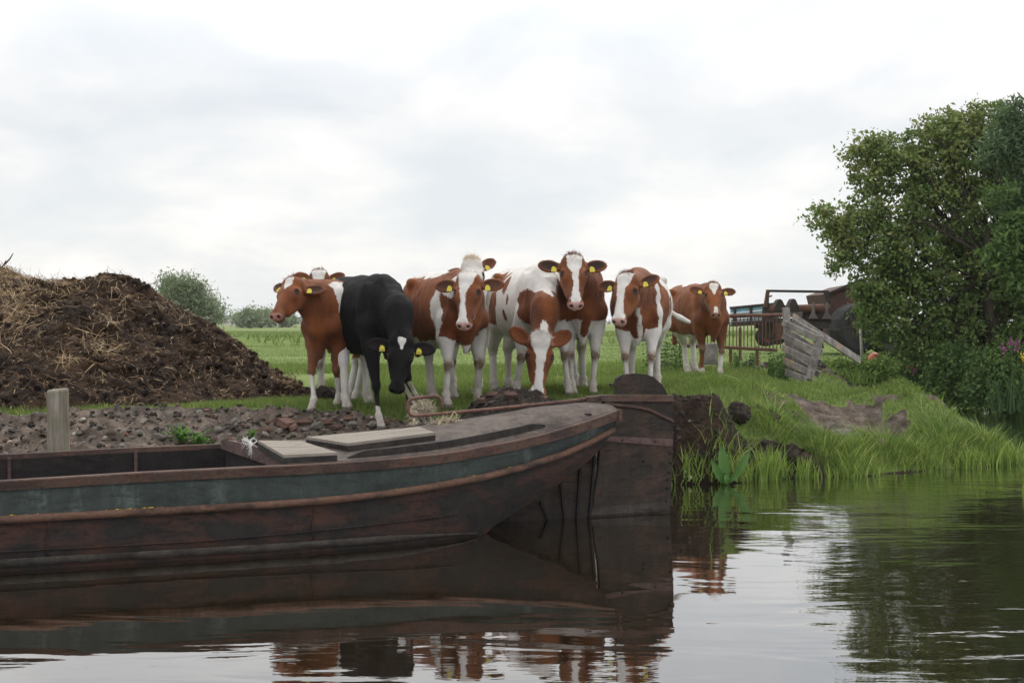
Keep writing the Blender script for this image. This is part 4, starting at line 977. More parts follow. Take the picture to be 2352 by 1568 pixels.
    C.append(dict(key='G', label='red and white cow holding its head highest, yellow tags in black ears', coat='red', front=(1336, 12.85), heading=8, scale=1.07, poll=(1316, 588, 12.35), face=(3, 58, 0), hs=1.06,
        feet_px={'FR': (1316, 12.85), 'FL': (1362, 12.9), 'HL': (1340, 14.0), 'HR': (1322, 14.2)},
        paint=[('w', (.17, -.27, .85), (.10, .11, .45)), ('w', (.46, 0, .46), (.5, .5, .24)), ('c', (.58, .0, .66), (.2, .05, .13)), ('w', (-.65, 0, 1.15), (.2, .3, .2)), ('w', (.05, .30, .95), (.10, .12, .4))],
        socks={'FL': .78, 'FR': .78, 'HL': .9, 'HR': .9}, blaze=[[(-.08, -.060, .065), (.04, -.075, .085), (.11, -.060, .075), (.18, -.035, .045), (.28, -.015, .030), (.35, -.025, .035), (.41, -.050, .050), (.46, -.045, .04), (.48, 0, 0)]],
        headpaint=[((.40, 0, -.13), (.08, .05, .05), 'w')], ears=((10, 0), (10, 0)), poll_tuft=('hair_red', .03, 600), eardark=.97, shade=.6))
    C.append(dict(key='H', label='broad red and white cow looking left with pink muzzle, standing behind the rudder top', coat='red', front=(1466, 12.95), heading=-9, scale=1.01, poll=(1441, 630, 12.2), face=(-24, 57, 0), hs=1.06,
        feet_px={'FR': (1440, 12.8), 'FL': (1492, 12.75)},
        paint=[('w', (-.35, .12, .95), (.50, .35, .6)), ('w', (0, 0, .36), (.9, .5, .24)), ('w', (.40, .25, .88), (.065, .09, .45)), ('c', (.19, .27, .98), (.12, .12, .22)), ('c', (.02, .27, .86), (.05, .1, .12)), ('c', (-.15, .2, 1.14), (.06, .1, .06)), ('w', (.60, .02, .66), (.2, .028, .26)), ('w', (.62, -.2, .95), (.05, .04, .2)), ('c', (.40, .17, .50), (.02, .03, .02))],
        socks={'FL': .66, 'FR': .62, 'HL': .9, 'HR': .9}, blaze=[[(-.05, -.060, .065), (.04, -.080, .085), (.10, -.078, .065), (.18, -.055, .035), (.30, -.050, .030), (.38, -.065, .045), (.44, -.08, .07), (.53, -.08, .07)]],
        ears=((30, 6), (4, 4)), poll_tuft=('hair_red', .03, 600), eardark=.85, belly=1.2, shade=.45,
        tailcoat='w', tail=[(-.80, 0, 1.14), (-.90, .08, 1.02), (-.95, .24, .84), (-.97, .36, .76), (-.97, .46, .71)], tailr=[.03, .024, .020, .030, .024]))
    C.append(dict(key='I', label='smaller red brown cow with white kite shaped forehead, alone by the metal gate', coat='red', front=(1634, 16.9), heading=17, scale=1.0, poll=(1637, 652, 16.3), face=(0, 52, 0), hs=1.0,
        feet_px={'FR': (1613, 17.0), 'FL': (1655, 16.85), 'HR': (1579, 17.8), 'HL': (1597, 17.9)},
        paint=[('w', (-.35, 0, 1.24), (.10, .12, .06)), ('w', (-.72, -.18, .72), (.14, .2, .20)), ('w', (-.2, -.1, .50), (.35, .15, .07)), ('w', (-.62, .16, .5), (.2, .2, .22))], socks={'FL': .36, 'FR': .12, 'HL': .55, 'HR': .60},
        blaze=[[(.02, -.05, .05), (.045, -.066, .066), (.10, -.055, .055), (.16, -.02, .02), (.21, 0, 0)], [(.36, -.0, .0), (.40, -.025, .025), (.47, -.03, .03)]], ears=((4, 0), (16, 0)), poll_tuft=('hair_red', .026, 600), eardark=.55, shade=.7, pinkness=.35, res=.013, furdens=.2))
    for S in C:
        make_cow(S)
herd()
# ------------------------------------------------------------------ grass, rubble, heaps
import bmesh
def mat_blades(name, dark, light, dry=(.34, .30, .12), trans=.35):
    t = NT(name, .6, .25); ti = t.attr('tint'); up = t.attr('up')
    col = t.ramp(ti, [(0.0, tuple(q*.78 for q in dark)), (.30, dark), (.62, tuple((a+b)*.5 for a, b in zip(dark, light))), (.86, light), (.93, tuple(a*.75+b*.35 for a, b in zip(light, dry))), (1.0, dry)])
    m = t.done(col)
    tr = t.N.new('ShaderNodeBsdfTranslucent'); t.L.new(col, tr.inputs[0]); mx = t.N.new('ShaderNodeMixShader'); mx.inputs[0].default_value = trans
    out = t.N['Material Output']; t.L.new(t.b.outputs[0], mx.inputs[1]); t.L.new(tr.outputs[0], mx.inputs[2]); t.L.new(mx.outputs[0], out.inputs[0])
    return m
def blades(name, pos, length, width, lean, tint, mat, k=3, rs=None, parent=None, outdir=None, droop=.5):
    """curved grass blades at pos (n,3)"""
    rs = rs or np.random.RandomState(1); n = len(pos)
    a = rs.rand(n)*2*math.pi; out = np.stack([np.cos(a), np.sin(a), np.zeros(n)], -1)
    if outdir is not None: out = outdir
    a2 = rs.rand(n)*math.pi; side = np.stack([np.cos(a2), np.sin(a2)*.55, np.zeros(n)], -1)
    V = []; U = []
    for j in range(k):
        t = j/(k-1); h = length*(t-droop*.35*t*t*lean); o = out*(length*lean*t**1.7)[:, None]
        c = pos+o; c = c+np.array([0, 0, 1.0])*h[:, None]; w = (width*(1-t)**.7*.5 if j < k-1 else width*0)
        if j < k-1: V += [c-side*w[:, None], c+side*w[:, None]]
        else: V += [c]
    nv = 2*(k-1)+1; V = np.stack(V, 1).reshape(-1, 3); b = np.arange(n)*nv; F = []
    for j in range(k-2):
        F.append(np.stack([b+2*j, b+2*j+1, b+2*j+3], -1)); F.append(np.stack([b+2*j, b+2*j+3, b+2*j+2], -1))
    j = k-2; F.append(np.stack([b+2*j, b+2*j+1, b+2*j+2], -1))
    me = np_mesh(name, V, np.concatenate(F), True); add_attr(me, 'tint', np.repeat(tint, nv))
    return link_mesh(name, me, mat, parent)
GM = mat_blades('meadow_grass_blades', (.105, .155, .034), (.215, .285, .072), (.36, .34, .14))
GR = mat_blades('bank_grass_blades', (.085, .145, .026), (.245, .34, .068), (.38, .38, .13))
def build_grass():
    rs = np.random.RandomState(5)
    def field(n, x0, x1, y0, y1, ln, wd, name, mat=GM, cond=None, dens=None, lean=.5):
        x = x0+(x1-x0)*rs.rand(n); y = y0+(y1-y0)*rs.rand(n)
        if cond is not None: m = cond(x, y); x, y = x[m], y[m]
        z, mud = terrain(x, y); sd = signed_dist(x, y); cl = fbm(x*1.5, y*1.5, oct=3, seed=70)
        keep = (sd > .03) & (mud < .30+.35*rs.rand(len(x))) & (rs.rand(len(x)) < .35+1.1*cl)
        # no blades under the heap
        hp = (x < -2.3) & (y > heap_front(x)+.12) & (y < 19); keep &= ~hp
        x, y, z, cl = x[keep], y[keep], z[keep], cl[keep]; n = len(x)
        L = ln*(.5+.9*rs.rand(n))*(.55+1.0*cl); W = wd*(.7+.6*rs.rand(n))
        tint = np.clip(.10+.75*rs.rand(n)*.75+.45*(fbm(x*.7, y*.7, oct=3, seed=72)-.3), 0, .92); tint[rs.rand(n) < .03] = 1
        o = blades(name, np.stack([x, y, z-.005], -1), L, W, lean*(.3+rs.rand(n)*1.1), tint, mat, 4 if ln > .1 else 3, rs)
        tag(o, kind='stuff'); return o
    vis = lambda a, b: (lambda x, y: (x > -.43*y-.3) & (x < .43*y+.3))
    field(160000, -5.2, 6.4, 11.2, 15.2, .066, .0070, 'meadow_grass', cond=vis(0, 0))
    field(110000, -6.5, 7.5, 15.2, 22, .075, .011, 'meadow_grass', cond=vis(0, 0))
    field(90000, -14, 14, 22, 44, .030, .012, 'meadow_grass', cond=vis(0, 0), lean=.6)
    field(16000, -22, 24, 45, 56, .22, .05, 'rough_ditch_grass', cond=lambda x, y: np.abs(y-(50+x*.12)) < 1.3+1.2*np.sin(x*.7), lean=.7)
    field(60000, -35, 35, 56, 110, .05, .06, 'meadow_grass', cond=vis(0, 0), lean=.6)
    # long water-side grass right of the rudder
    n = 60000; x = 1.35+4.9*rs.rand(n); y = 11.4+4.6*rs.rand(n); sd = signed_dist(x, y); z, mud = terrain(x, y); cl = fbm(x*2.1, y*2.1, oct=3, seed=77)
    edge = np.exp(-((sd-.10)/.16)**2); far = sstep(3.6, 5.0, x)*sstep(1.3, .4, sd)
    pr = np.where(sd < -.03, 0, np.maximum(edge*np.clip((cl-.42)*6, 0, 1), far*np.clip((cl-.42)*4, 0, 1)*.7))
    pr *= np.where((x < 2.0), .55, 1)
    k = rs.rand(n) < pr; x, y, z, cl, sd = x[k], y[k], z[k], cl[k], sd[k]; m = len(x)
    L = (.07+.22*rs.rand(m)**1.7)*(.25+cl*1.3); tint = np.clip(.15+.7*rs.rand(m)+.5*(fbm(x*2, y*2, oct=2, seed=88)-.5), 0, .93); tint[rs.rand(m) < .05] = 1
    tag(blades('bank_grass', np.stack([x, y, np.maximum(z, -.01)-.01], -1), L, .008+.007*rs.rand(m), .25+.7*rs.rand(m), tint, GR, 5, rs), kind='stuff')
    # tufty clumps of longer grass over the slope
    n = 50000; x = 1.6+4.4*rs.rand(n); y = 12.2+5*rs.rand(n); z, mud = terrain(x, y); sd = signed_dist(x, y); cl = fbm(x*2.6, y*2.6, oct=2, seed=79)
    k = (sd > .2) & (cl > .52) & (mud < .4) & (rs.rand(n) < .7); x, y, z, cl = x[k], y[k], z[k], cl[k]; m = len(x)
    tag(blades('bank_grass', np.stack([x, y, z-.01], -1), (.03+.05*rs.rand(m))*(cl*1.5), .006+.005*rs.rand(m), .4+.8*rs.rand(m), np.clip(.05+.7*rs.rand(m), 0, .9), GR, 4, rs), kind='stuff')
    for (tx, ty, tr, th) in TUSSOCKS:
        n = int(2600*tr); a = rs.rand(n)*2*math.pi; q = np.sqrt(rs.rand(n))*tr*.8; x = tx+q*np.cos(a); y = ty+q*np.sin(a); z, mud = terrain(x, y); od = np.stack([np.cos(a), np.sin(a), -.15*np.ones(n)], -1)+rs.randn(n, 3)*.25
        k = z > -.02; o = blades('grass_tussock', np.stack([x, y, z-.015], -1)[k], (.09+.16*rs.rand(n)**1.5)[k]*(.6+tr)*(.42 if float(signed_dist(np.array([tx]), np.array([ty]))[0]) > .75 else 1.0), (.006+.006*rs.rand(n))[k], (.35+.6*q/tr+.3*rs.rand(n))[k], np.where(rs.rand(n) < .05, 1, np.clip(.05+.75*rs.rand(n)+.25*((tx*7.3) % 1-.3), 0, .93))[k], GR, 5, rs, outdir=od[k]); tag(o, kind='stuff')
    # upright reed-like blades rising from the shallows
    px = []
    for cx, w, cnt, hh in ((1585, 26, 90, .34), (1640, 30, 60, .25), (1690, 14, 30, .30), (1760, 34, 160, .36), (1850, 22, 60, .24), (1950, 60, 90, .18), (2120, 60, 120, .20), (2230, 40, 120, .24), (2310, 34, 130, .26)):
        for i in range(cnt):
            q = rs.normal(cx, w*.6); X0 = (q-1176)/3000.; ys = np.linspace(11, 15.5, 60); sdd = signed_dist(X0*ys, ys); j = np.argmax(sdd > 0); Yb = ys[j]+rs.rand()*.22-.05
            px.append((X0*Yb, Yb, -.01, hh*(.5+.6*rs.rand())))
    px = np.array(px); m = len(px)
    tag(blades('reed_blades', px[:, :3], px[:, 3], .014+.010*rs.rand(m), .12+.35*rs.rand(m), np.clip(.35+.5*rs.rand(m), 0, .9), GR, 6, rs), kind='stuff')

def heap_front(x): return np.interp(x, [-12, -9, -4.5, -3.6, -2.9, -2.45, -2.1], [9.5, 10.2, 11.45, 12.05, 12.7, 13.2, 13.8])
HR_X = [-12, -8, -6.3, -5.9, -5.62, -5.3, -4.95, -4.62, -4.4, -4.15, -3.9, -3.5, -3.1, -2.7, -2.4, -2.15, -2.0]
HR_Z = [2.3, 2.25, 2.22, 2.14, 1.98, 1.94, 1.95, 2.05, 2.03, 1.90, 1.70, 1.44, 1.22, .95, .80, .66, .55]
def build_heap():
    nx, ny = 330, 190; s = np.linspace(-9.5, -1.95, nx); t = np.linspace(0, 1, ny); Sx, T = np.meshgrid(s, t)
    yf = heap_front(Sx); yr = 15.0-.6*sstep(-3.4, -2.2, Sx); yb = yr+2.6*sstep(-2.0, -4, Sx)+.3
    Y = np.where(T < .8, yf+(yr-yf)*(T/.8), yr+(yb-yr)*((T-.8)/.2)); Z0 = .60
    hr = np.interp(Sx, HR_X, HR_Z)-Z0
    a = np.clip((Y-yf)/(yr-yf), 0, 1); prof = np.where(Y <= yr, (1-(1-a)**1.25)**.92, np.clip(1-(Y-yr)/(yb-yr), 0, 1)**.8)
    H = Z0-.08+(hr+.05)*prof
    x, y, z = Sx.ravel(), Y.ravel(), H.ravel()
    lump = (fbm(x*1.5, y*1.5, z*1.5, 4, 80)-.5)*.42; fine = (fbm(x*6, y*6, z*6, 4, 81, .6)-.5)*.20; rid = -np.abs(fbm(x*3.2, y*3.2, z*3.2, 3, 83)-.5)*.36
    edge = sstep(0, .05, T.ravel())*sstep(1, .95, T.ravel())
    d = (lump+fine+rid+.05)*(.25+.75*edge)*np.clip((z-.4)/.7, .35, 1)
    V = np.stack([x+d*.25+(fbm(x*5, y*5, z*5, 3, 85)-.5)*.10, y-d*.75, z+d*.55*np.where(T.ravel() > .72, .7, 1)], -1)
    idx = np.arange(nx*ny).reshape(ny, nx); F = np.stack([idx[:-1, :-1], idx[:-1, 1:], idx[1:, 1:], idx[1:, :-1]], -1).reshape(-1, 4)
    t_ = NT('manure_and_earth', .95, .15); c = t_.pos()
    n = t_.noise(c, 3.2, 8, .72, .3); n2 = t_.noise(c, 17, 6, .75); n3 = t_.noise(t_.map(c, (1, 1, 2.2)), 1.3, 4, .6)
    col = t_.ramp(n, [(.30, (.014, .010, .008)), (.48, (.030, .019, .013)), (.60, (.058, .034, .020)), (.74, (.11, .068, .038))])
    col = t_.mix(t_.ramp(n3, [(.5, 0), (.72, .55)]), col, (.12, .075, .04)); col = t_.mix(1.0, col, t_.ramp(n2, [(.3, .45), (.7, 1.5)]), 'MULTIPLY')
    m = t_.done(col, t_.bump(t_.math('ADD', n2, t_.noise(c, 60, 4, .7)), 1.0, .05))
    root = empty('manure_heap', (-4.6, 13.4, .6)); tag(root, 'large dark heap of manure and earth laced with straw, at the left', 'manure heap')
    inv = np.array([-4.6, 13.4, .6])
    me = np_mesh('mound', V-inv, F, True); link_mesh('mound', me, m, root)
    # normals
    nr = np.zeros(len(me.vertices)*3, np.float32); me.vertices.foreach_get('normal', nr); nr = nr.reshape(-1, 3)
    rs = np.random.RandomState(8)
    front = (T.ravel() < .84)
    def strands(name, cnt, wgt, ln, wd, lift, mat, seed, hang=.0, k=5):
        r = np.random.RandomState(seed); w = wgt*front; w = w/w.sum(); i = r.choice(len(V), cnt, p=w)
        p = V[i]-inv; nn = nr[i]; d = r.randn(cnt, 3); d -= nn*(d*nn).sum(1)[:, None]*.85; d[:, 2] -= hang; d /= np.linalg.norm(d, axis=1)[:, None]
        L = ln*(.3+r.rand(cnt)**2*1.6); cv = r.randn(cnt, 3)*.5; side = np.cross(d, nn+r.randn(cnt, 3)*.3); side /= np.linalg.norm(side, axis=1)[:, None]+1e-9; W = wd*(.5+r.rand(cnt))
        VV = []
        for j in range(k):
            u = j/(k-1)-.5; c_ = p+nn*(lift*(1-2.2*u*u))[:, None] if hasattr(lift, '__len__') else p+nn*lift*(1-2.0*u*u)
            c_ = c_+d*(L*u)[:, None]+cv*(L*u*u)[:, None]; ww = (W*(1-abs(u)*1.2))[:, None]*.5; VV += [c_-side*ww, c_+side*ww]
        VV = np.stack(VV, 1).reshape(-1, 3); b = np.arange(cnt)*2*k; FF = np.concatenate([np.stack([b+2*j, b+2*j+1, b+2*j+3, b+2*j+2], -1) for j in range(k-1)])
        me2 = np_mesh(name, VV, FF, True); add_attr(me2, 'tint', np.repeat(r.rand(cnt), 2*k)); o = link_mesh(name, me2, mat, root); tag(o, kind='stuff'); return o
    t2 = NT('old_straw', .8, .2); st = t2.done(t2.ramp(t2.attr('tint'), [(0, (.035, .020, .012)), (.55, (.085, .050, .027)), (.9, (.19, .125, .07)), (1, (.36, .28, .18))]))
    t3 = NT('fresh_straw', .75, .25); sf = t3.done(t3.ramp(t3.attr('tint'), [(0, (.10, .062, .030)), (.5, (.22, .145, .075)), (1, (.40, .30, .18))]))
    x, y, z = V[:, 0], V[:, 1], V[:, 2]; px = x/y*3000+1176; py = 740-(z-CAMH)/y*3000
    cl = np.clip(fbm(x*2.5, y*2.5, z*2.5, 3, 90)-.38, 0, 1)
    strands('old_straw', 4000, cl+.03, .12, .0060, .02, st, 91)
    strands('muck_fibre', 12000, np.ones(len(V)), .06, .009, .012, st, 96)
    spot = sum(np.exp(-((px-a)/sa)**2-((py-b)/sb)**2)*w for a, b, sa, sb, w in ((10, 640, 60, 40, 3), (60, 690, 90, 50, 2), (40, 760, 60, 50, 1.2), (240, 770, 45, 60, 2), (150, 830, 18, 30, 3), (330, 690, 60, 30, .7), (260, 640, 40, 20, 1), (20, 870, 60, 20, .8), (420, 730, 50, 20, .8), (620, 790, 30, 20, 1.0), (660, 880, 30, 15, 1.), (130, 660, 60, 12, 1.5)))
    strands('fresh_straw', 1800, spot**1.5*(.15+cl*3), .19, .0058, .035, sf, 92, .25, 7)
    # clods
    b = []; bs = rock_shape(2, 5)
    VV = []; FF = []; off = 0; w = front*(.3+cl); w = w/w.sum(); i = rs.choice(len(V), 1500, p=w)
    for j in i:
        sv, sf_ = rock_shape(1, int(rs.randint(40))); sz = .02+.05*rs.rand()**2; M_ = rand_rot(rs); VV.append(sv*np.array([1, .8, .7])@M_.T*sz+V[j]-inv+nr[j]*sz*.2); FF.append(sf_+off); off += len(sv)
    o = link_mesh('clods', np_mesh('clods', np.concatenate(VV), np.concatenate(FF), False), m, root); tag(o, kind='stuff')
    # sticks poking from the crest
    tt = NT('grey_stick', .9, .1); sm = tt.done((.07, .055, .045))
    for a, b_, r_ in (((12, 600), (30, 582), .010), ((0, 612), (14, 598), .010)):
        p0 = P(a[0], a[1]+6, 15.0); p1 = P(b_[0], b_[1], 14.9); q = Vector(inv); MB().tube([p0-q, (p0+p1)/2-q+Vector((.01, 0, .0)), p1-q], [r_, r_*.8, r_*.5], 6).build('stick', sm, root)
ICO = {}
def ico(n):
    if n not in ICO:
        bm = bmesh.new(); bmesh.ops.create_icosphere(bm, subdivisions=n, radius=1.0); bm.verts.ensure_lookup_table()
        ICO[n] = (np.array([v.co[:] for v in bm.verts]), np.array([[v.index for v in f.verts] for f in bm.faces])); bm.free()
    return ICO[n]
ROCKS = {}
def rock_shape(n, seed, box=None):
    key = (n, seed, box)
    if key not in ROCKS:
        v, f = ico(n); r = np.random.RandomState(seed+100); rad = np.full(len(v), 1.25)
        pl = r.randn(11, 3); pl /= np.linalg.norm(pl, axis=1)[:, None]; d = .45+.45*r.rand(11)
        if box:
            pl = np.concatenate([np.eye(3), -np.eye(3), pl[:4]]); d = np.concatenate([np.array([box[0], box[1], box[2]]*2), np.full(4, np.linalg.norm(box)*.72)])
            rad = np.full(len(v), 9.0)
        for p_, d_ in zip(pl, d):
            c = v@p_; rad = np.where(c > .05, np.minimum(rad, d_/np.maximum(c, .05)), rad)
        vv = v*rad[:, None]*(1+.04*r.randn(len(v))[:, None]*(0.3 if box else 1)); ROCKS[key] = (vv, f)
    return ROCKS[key]
def rand_rot(rs, flat=1.0):
    a, b, c = rs.rand(3)*2*math.pi; b *= flat
    Rz = np.array([[math.cos(a), -math.sin(a), 0], [math.sin(a), math.cos(a), 0], [0, 0, 1]]); Rx = np.array([[1, 0, 0], [0, math.cos(b), -math.sin(b)], [0, math.sin(b), math.cos(b)]])
    return Rz@Rx
def stone_mat(name, stops, sc=9):
    t = NT(name, .9, .2); c = t.coord(); n = t.noise(c, sc, 7, .7); n2 = t.noise(c, 50, 4, .7)
    oi = t.N.new('ShaderNodeObjectInfo'); col = t.ramp(n, stops)
    col = t.mix(1.0, col, t.ramp(oi.outputs['Random'], [(0, .65), (1, 1.25)]), 'MULTIPLY')
    return t.done(col, t.bump(t.math('ADD', n, n2), .6, .01))
def place_label(px, py, r_, kind, used):
    marks = [(60, 'near the left picture edge'), (185, 'beside the wooden post'), (300, 'right of the wooden post'), (430, 'by the pair of thistles'), (530, 'between the thistles and the bulkhead'), (600, 'above the white twine'), (700, 'under the hoof of the leftmost cow'), (790, 'by the black cow hind hoof'), (880, 'by the black cow front hoof')]
    m = min(marks, key=lambda q: abs(q[0]-px))[1]; size = 'large' if r_ >= 16 else ('small' if r_ < 12 else 'medium'); row = 'high in' if py < 978 else ('low in' if py > 1003 else 'in')
    for lab in (f'{size} {kind} {m}', f'{size} {kind} {row} the rubble {m}', f'{size} {kind} {row} the rubble {m}, the one further right', f'{size} {kind} {row} the rubble {m}, rightmost of its group', f'{size} {kind} {m}, half buried'):
        if lab not in used: break
    used.add(lab); return lab
def build_rubble():
    used = set()
    rs = np.random.RandomState(17)
    t = NT('mixed_rubble', .95, .15); ti = t.attr('tint'); c = t.pos(); n = t.noise(c, 30, 5, .7)
    col = t.ramp(ti, [(0, (.022, .018, .015)), (.40, (.060, .052, .045)), (.6, (.12, .105, .09)), (.8, (.17, .15, .13)), (.87, (.11, .060, .045)), (.96, (.17, .080, .055)), (.985, (.40, .38, .35))])
    t.N[-1] if False else None
    for nd in t.N:
        if nd.bl_idname == 'ShaderNodeValToRGB': nd.color_ramp.interpolation = 'LINEAR'
    mr = t.done(t.mix(1.0, col, t.ramp(n, [(.3, .6), (.7, 1.25)]), 'MULTIPLY'), t.bump(n, .6, .01))
    def scatter(cnt, xf, smin_, smax_, name, parent=None, seed=1, base=(0, 0, 0), tmax=1.0):
        r = np.random.RandomState(seed); VV = []; FF = []; TT = []; off = 0; P0 = xf(r, cnt)
        for p in P0:
            sv, f = rock_shape(1, int(r.randint(50))); sz = smin_+(smax_-smin_)*r.rand()**3; v = sv*np.array([1, .75, .55])@rand_rot(r, .25).T*sz+p+np.array([0, 0, sz*.12])-np.array(base)
            VV.append(v); FF.append(f+off); off += len(v); TT.append(np.full(len(v), r.rand()**1.5*tmax))
        me = np_mesh(name, np.concatenate(VV), np.concatenate(FF), False); add_attr(me, 'tint', np.concatenate(TT)); o = link_mesh(name, me, mr, parent); return tag(o, kind='stuff')
    def strip(r, cnt):
        out = np.zeros((0, 3))
        while len(out) < cnt:
            x = -5.2+6.9*r.rand(cnt*2); y = 9.3+2.9*r.rand(cnt*2); z, mud = terrain(x, y); sd = signed_dist(x, y)
            k = (sd > .02) & (mud > .6) & (y < rubble_edge(x)+.05); out = np.concatenate([out, np.stack([x, y, z], -1)[k]])
        return out[:cnt]
    scatter(6500, strip, .005, .046, 'rubble', seed=4)
    def peatf(r, cnt):
        x = 1.3+1.6*r.rand(cnt*3); y = 11.5+1.5*r.rand(cnt*3); z, mud = terrain(x, y); sd = signed_dist(x, y); k = (mud > .5) & (sd > .05); return np.stack([x, y, z], -1)[k][:cnt]
    scatter(900, peatf, .008, .045, 'peat_crumbs', seed=6, tmax=.42)
    def gatef(r, cnt):
        x = 2.2+4*r.rand(cnt*3); y = 20+1.3*r.rand(cnt*3); z, mud = terrain(x, y); k = mud > .4; return np.stack([x, y, z], -1)[k][:cnt]
    scatter(260, gatef, .02, .12, 'rubble', seed=7, tmax=.8)
    # larger single bricks and stones
    mb = stone_mat('broken_brick', [(.3, (.070, .044, .037)), (.55, (.125, .070, .054)), (.75, (.15, .115, .10))]); mg = stone_mat('grey_stone', [(.3, (.08, .07, .06)), (.6, (.17, .15, .13)), (.8, (.25, .23, .21))])
    mw = stone_mat('pale_stone', [(.3, (.22, .20, .16)), (.7, (.34, .31, .26))])
    bricks = [(660, 975, 24), (672, 985, 18), (645, 968, 16), (700, 972, 15), (750, 972, 16), (480, 1028, 12), (487, 1014, 8), (318, 985, 8), (590, 990, 9), (612, 988, 12), (800, 963, 12), (845, 985, 10), (905, 968, 14), (560, 978, 10), (390, 1006, 9), (530, 1035, 10), (880, 970, 12), (615, 975, 11), (770, 985, 13)]
    stones = [(192, 967, 13, 'w'), (578, 1006, 15, 'w'), (640, 992, 11, 'g'), (700, 990, 14, 'g'), (545, 973, 16, 'g'), (810, 975, 16, 'g'), (725, 985, 20, 'g'), (280, 1025, 14, 'g'), (360, 1005, 18, 'g'), (240, 1010, 14, 'g'), (790, 968, 12, 'g'), (860, 978, 16, 'g'), (410, 985, 14, 'g'), (60, 1010, 14, 'g'), (750, 955, 14, 'g'), (500, 990, 16, 'g'), (610, 1000, 12, 'g'), (890, 962, 13, 'g'), (330, 970, 14, 'g'), (230, 985, 10, 'g'), (420, 1010, 14, 'g'), (120+60, 1000, 12, 'g'), (30, 990, 12, 'g')]
    def ground_at(px, py):
        ys = np.linspace(9.0, 14.5, 700); xs = (px-1176)/3000*ys; z, m = terrain(xs, ys); v = 740-(z-CAMH)/ys*3000; ok = (v <= py) & (signed_dist(xs, ys) > 0)
        j = int(np.argmax(ok)); return xs[j], ys[j], z[j]
    for px, py, r_ in bricks:
        x, y, z = ground_at(px, py); s = r_*y/3000*1.05; v, f = rock_shape(3, int(rs.randint(30)), (1.0, .52, .34)); M_ = rand_rot(rs, .09)
        me = np_mesh('brick', v@M_.T*s, f, False); o = link_mesh('brick', me, mb); o.location = (x, y, z+s*.12)
        tag(o, place_label(px, py, r_, 'broken red brick', used), 'brick', 'broken bricks in the rubble')
    for px, py, r_, c in stones:
        x, y, z = ground_at(px, py); s = r_*y/3000*1.0; v, f = rock_shape(2, int(rs.randint(50))); M_ = rand_rot(rs, .08)
        me = np_mesh('stone', v*np.array([1, .8, .62])@M_.T*s, f, False); o = link_mesh('stone', me, mw if c == 'w' else mg); o.location = (x, y, z+s*.15)
        if c == 'w': tag(o, 'rounded beige stone beside the wooden post' if px < 300 else 'square beige stone above the grey hatch boards', 'stone')
        else: tag(o, place_label(px, py, r_, 'grey stone', used), 'stone', 'grey stones in the rubble')
    x, y, z = ground_at(1920, 995); v, f = rock_shape(2, 4); o = link_mesh('stone', np_mesh('stone', v*np.array([1.3, .8, .8])*.13, f, False), stone_mat('clay_stone', [(.3, (.11, .09, .08)), (.7, (.20, .17, .15))])); o.location = (3.38, 13.45, tz(3.38, 13.45)+.03); tag(o, 'pale grey boulder at the foot of the bare earth patch on the right bank', 'stone')
    # dark dirt pile under the grazing cow
    root = empty('dirt_pile', (.09, 11.85, .585)); tag(root, 'dark dirt pile with brick lumps between the boat and the grazing cow', 'dirt pile')
    nx, ny = 120, 80; s_ = np.linspace(-1, 1, nx); t_ = np.linspace(-1, 1, ny); A, B = np.meshgrid(s_, t_); q = A**2+B**2
    xx = A*.62; yy = B*.5; h = np.clip(1-q, 0, 1)**.75*.33; prof = np.interp(xx, [-.62, -.45, -.25, .0, .2, .4, .62], [.3, .9, 1, .95, .80, .66, .4]); h = h*prof
    h = h+(fbm(xx*6+4, yy*6, oct=4, seed=95)-.5)*.13*(h > .01)+(-np.abs(fbm(xx*12, yy*12, oct=3, seed=96)-.5))*.06-.05; V = np.stack([xx.ravel(), yy.ravel(), h.ravel()], -1)
    idx = np.arange(nx*ny).reshape(ny, nx); F = np.stack([idx[:-1, :-1], idx[:-1, 1:], idx[1:, 1:], idx[1:, :-1]], -1).reshape(-1, 4)
    td = NT('dark_dug_earth', .95, .15); c = td.coord(); n1 = td.noise(c, 9, 8, .72); md = td.done(td.ramp(n1, [(.3, (.012, .009, .007)), (.5, (.030, .023, .018)), (.65, (.075, .062, .052)), (.8, (.13, .11, .09))]), td.bump(td.noise(c, 30, 6, .7), 1, .03))
    link_mesh('mound', np_mesh('mound', V, F, True), md, root)
    def pilef(r, cnt):
        i = r.choice(len(V), cnt*3); p = V[i]; return p[p[:, 2] > .03][:cnt]
    scatter(420, pilef, .008, .035, 'crumbs', root, 9, tmax=.72)
    plab = iter(['large brick lump at the left end of the dirt pile', 'brick lump in the middle of the dirt pile', 'brick lump on the near slope of the dirt pile', 'brick lump near the crest of the dirt pile, behind the large one', 'small brick lump low at the right of the dirt pile', 'small brick lump at the front foot of the dirt pile', 'tiny brick lump under the grazing muzzle'])
    for (dx, dy, dzz, s) in ((-.36, -.22, .155, .062), (-.10, -.26, .20, .060), (.03, -.33, .12, .05), (-.26, -.12, .20, .055), (.30, -.30, .10, .04), (-.05, -.42, .04, .045), (.2, -.2, .18, .035)):
        v, f = rock_shape(3, int(rs.randint(30)), (1.0, .52, .40)); o = link_mesh('brick', np_mesh('brick', v@rand_rot(rs, .12).T*s, f, False), mb); o.location = (.09+dx, 11.85+dy, .575+dzz*1.15); tag(o, next(plab), 'brick', 'brick lumps on the dirt pile')
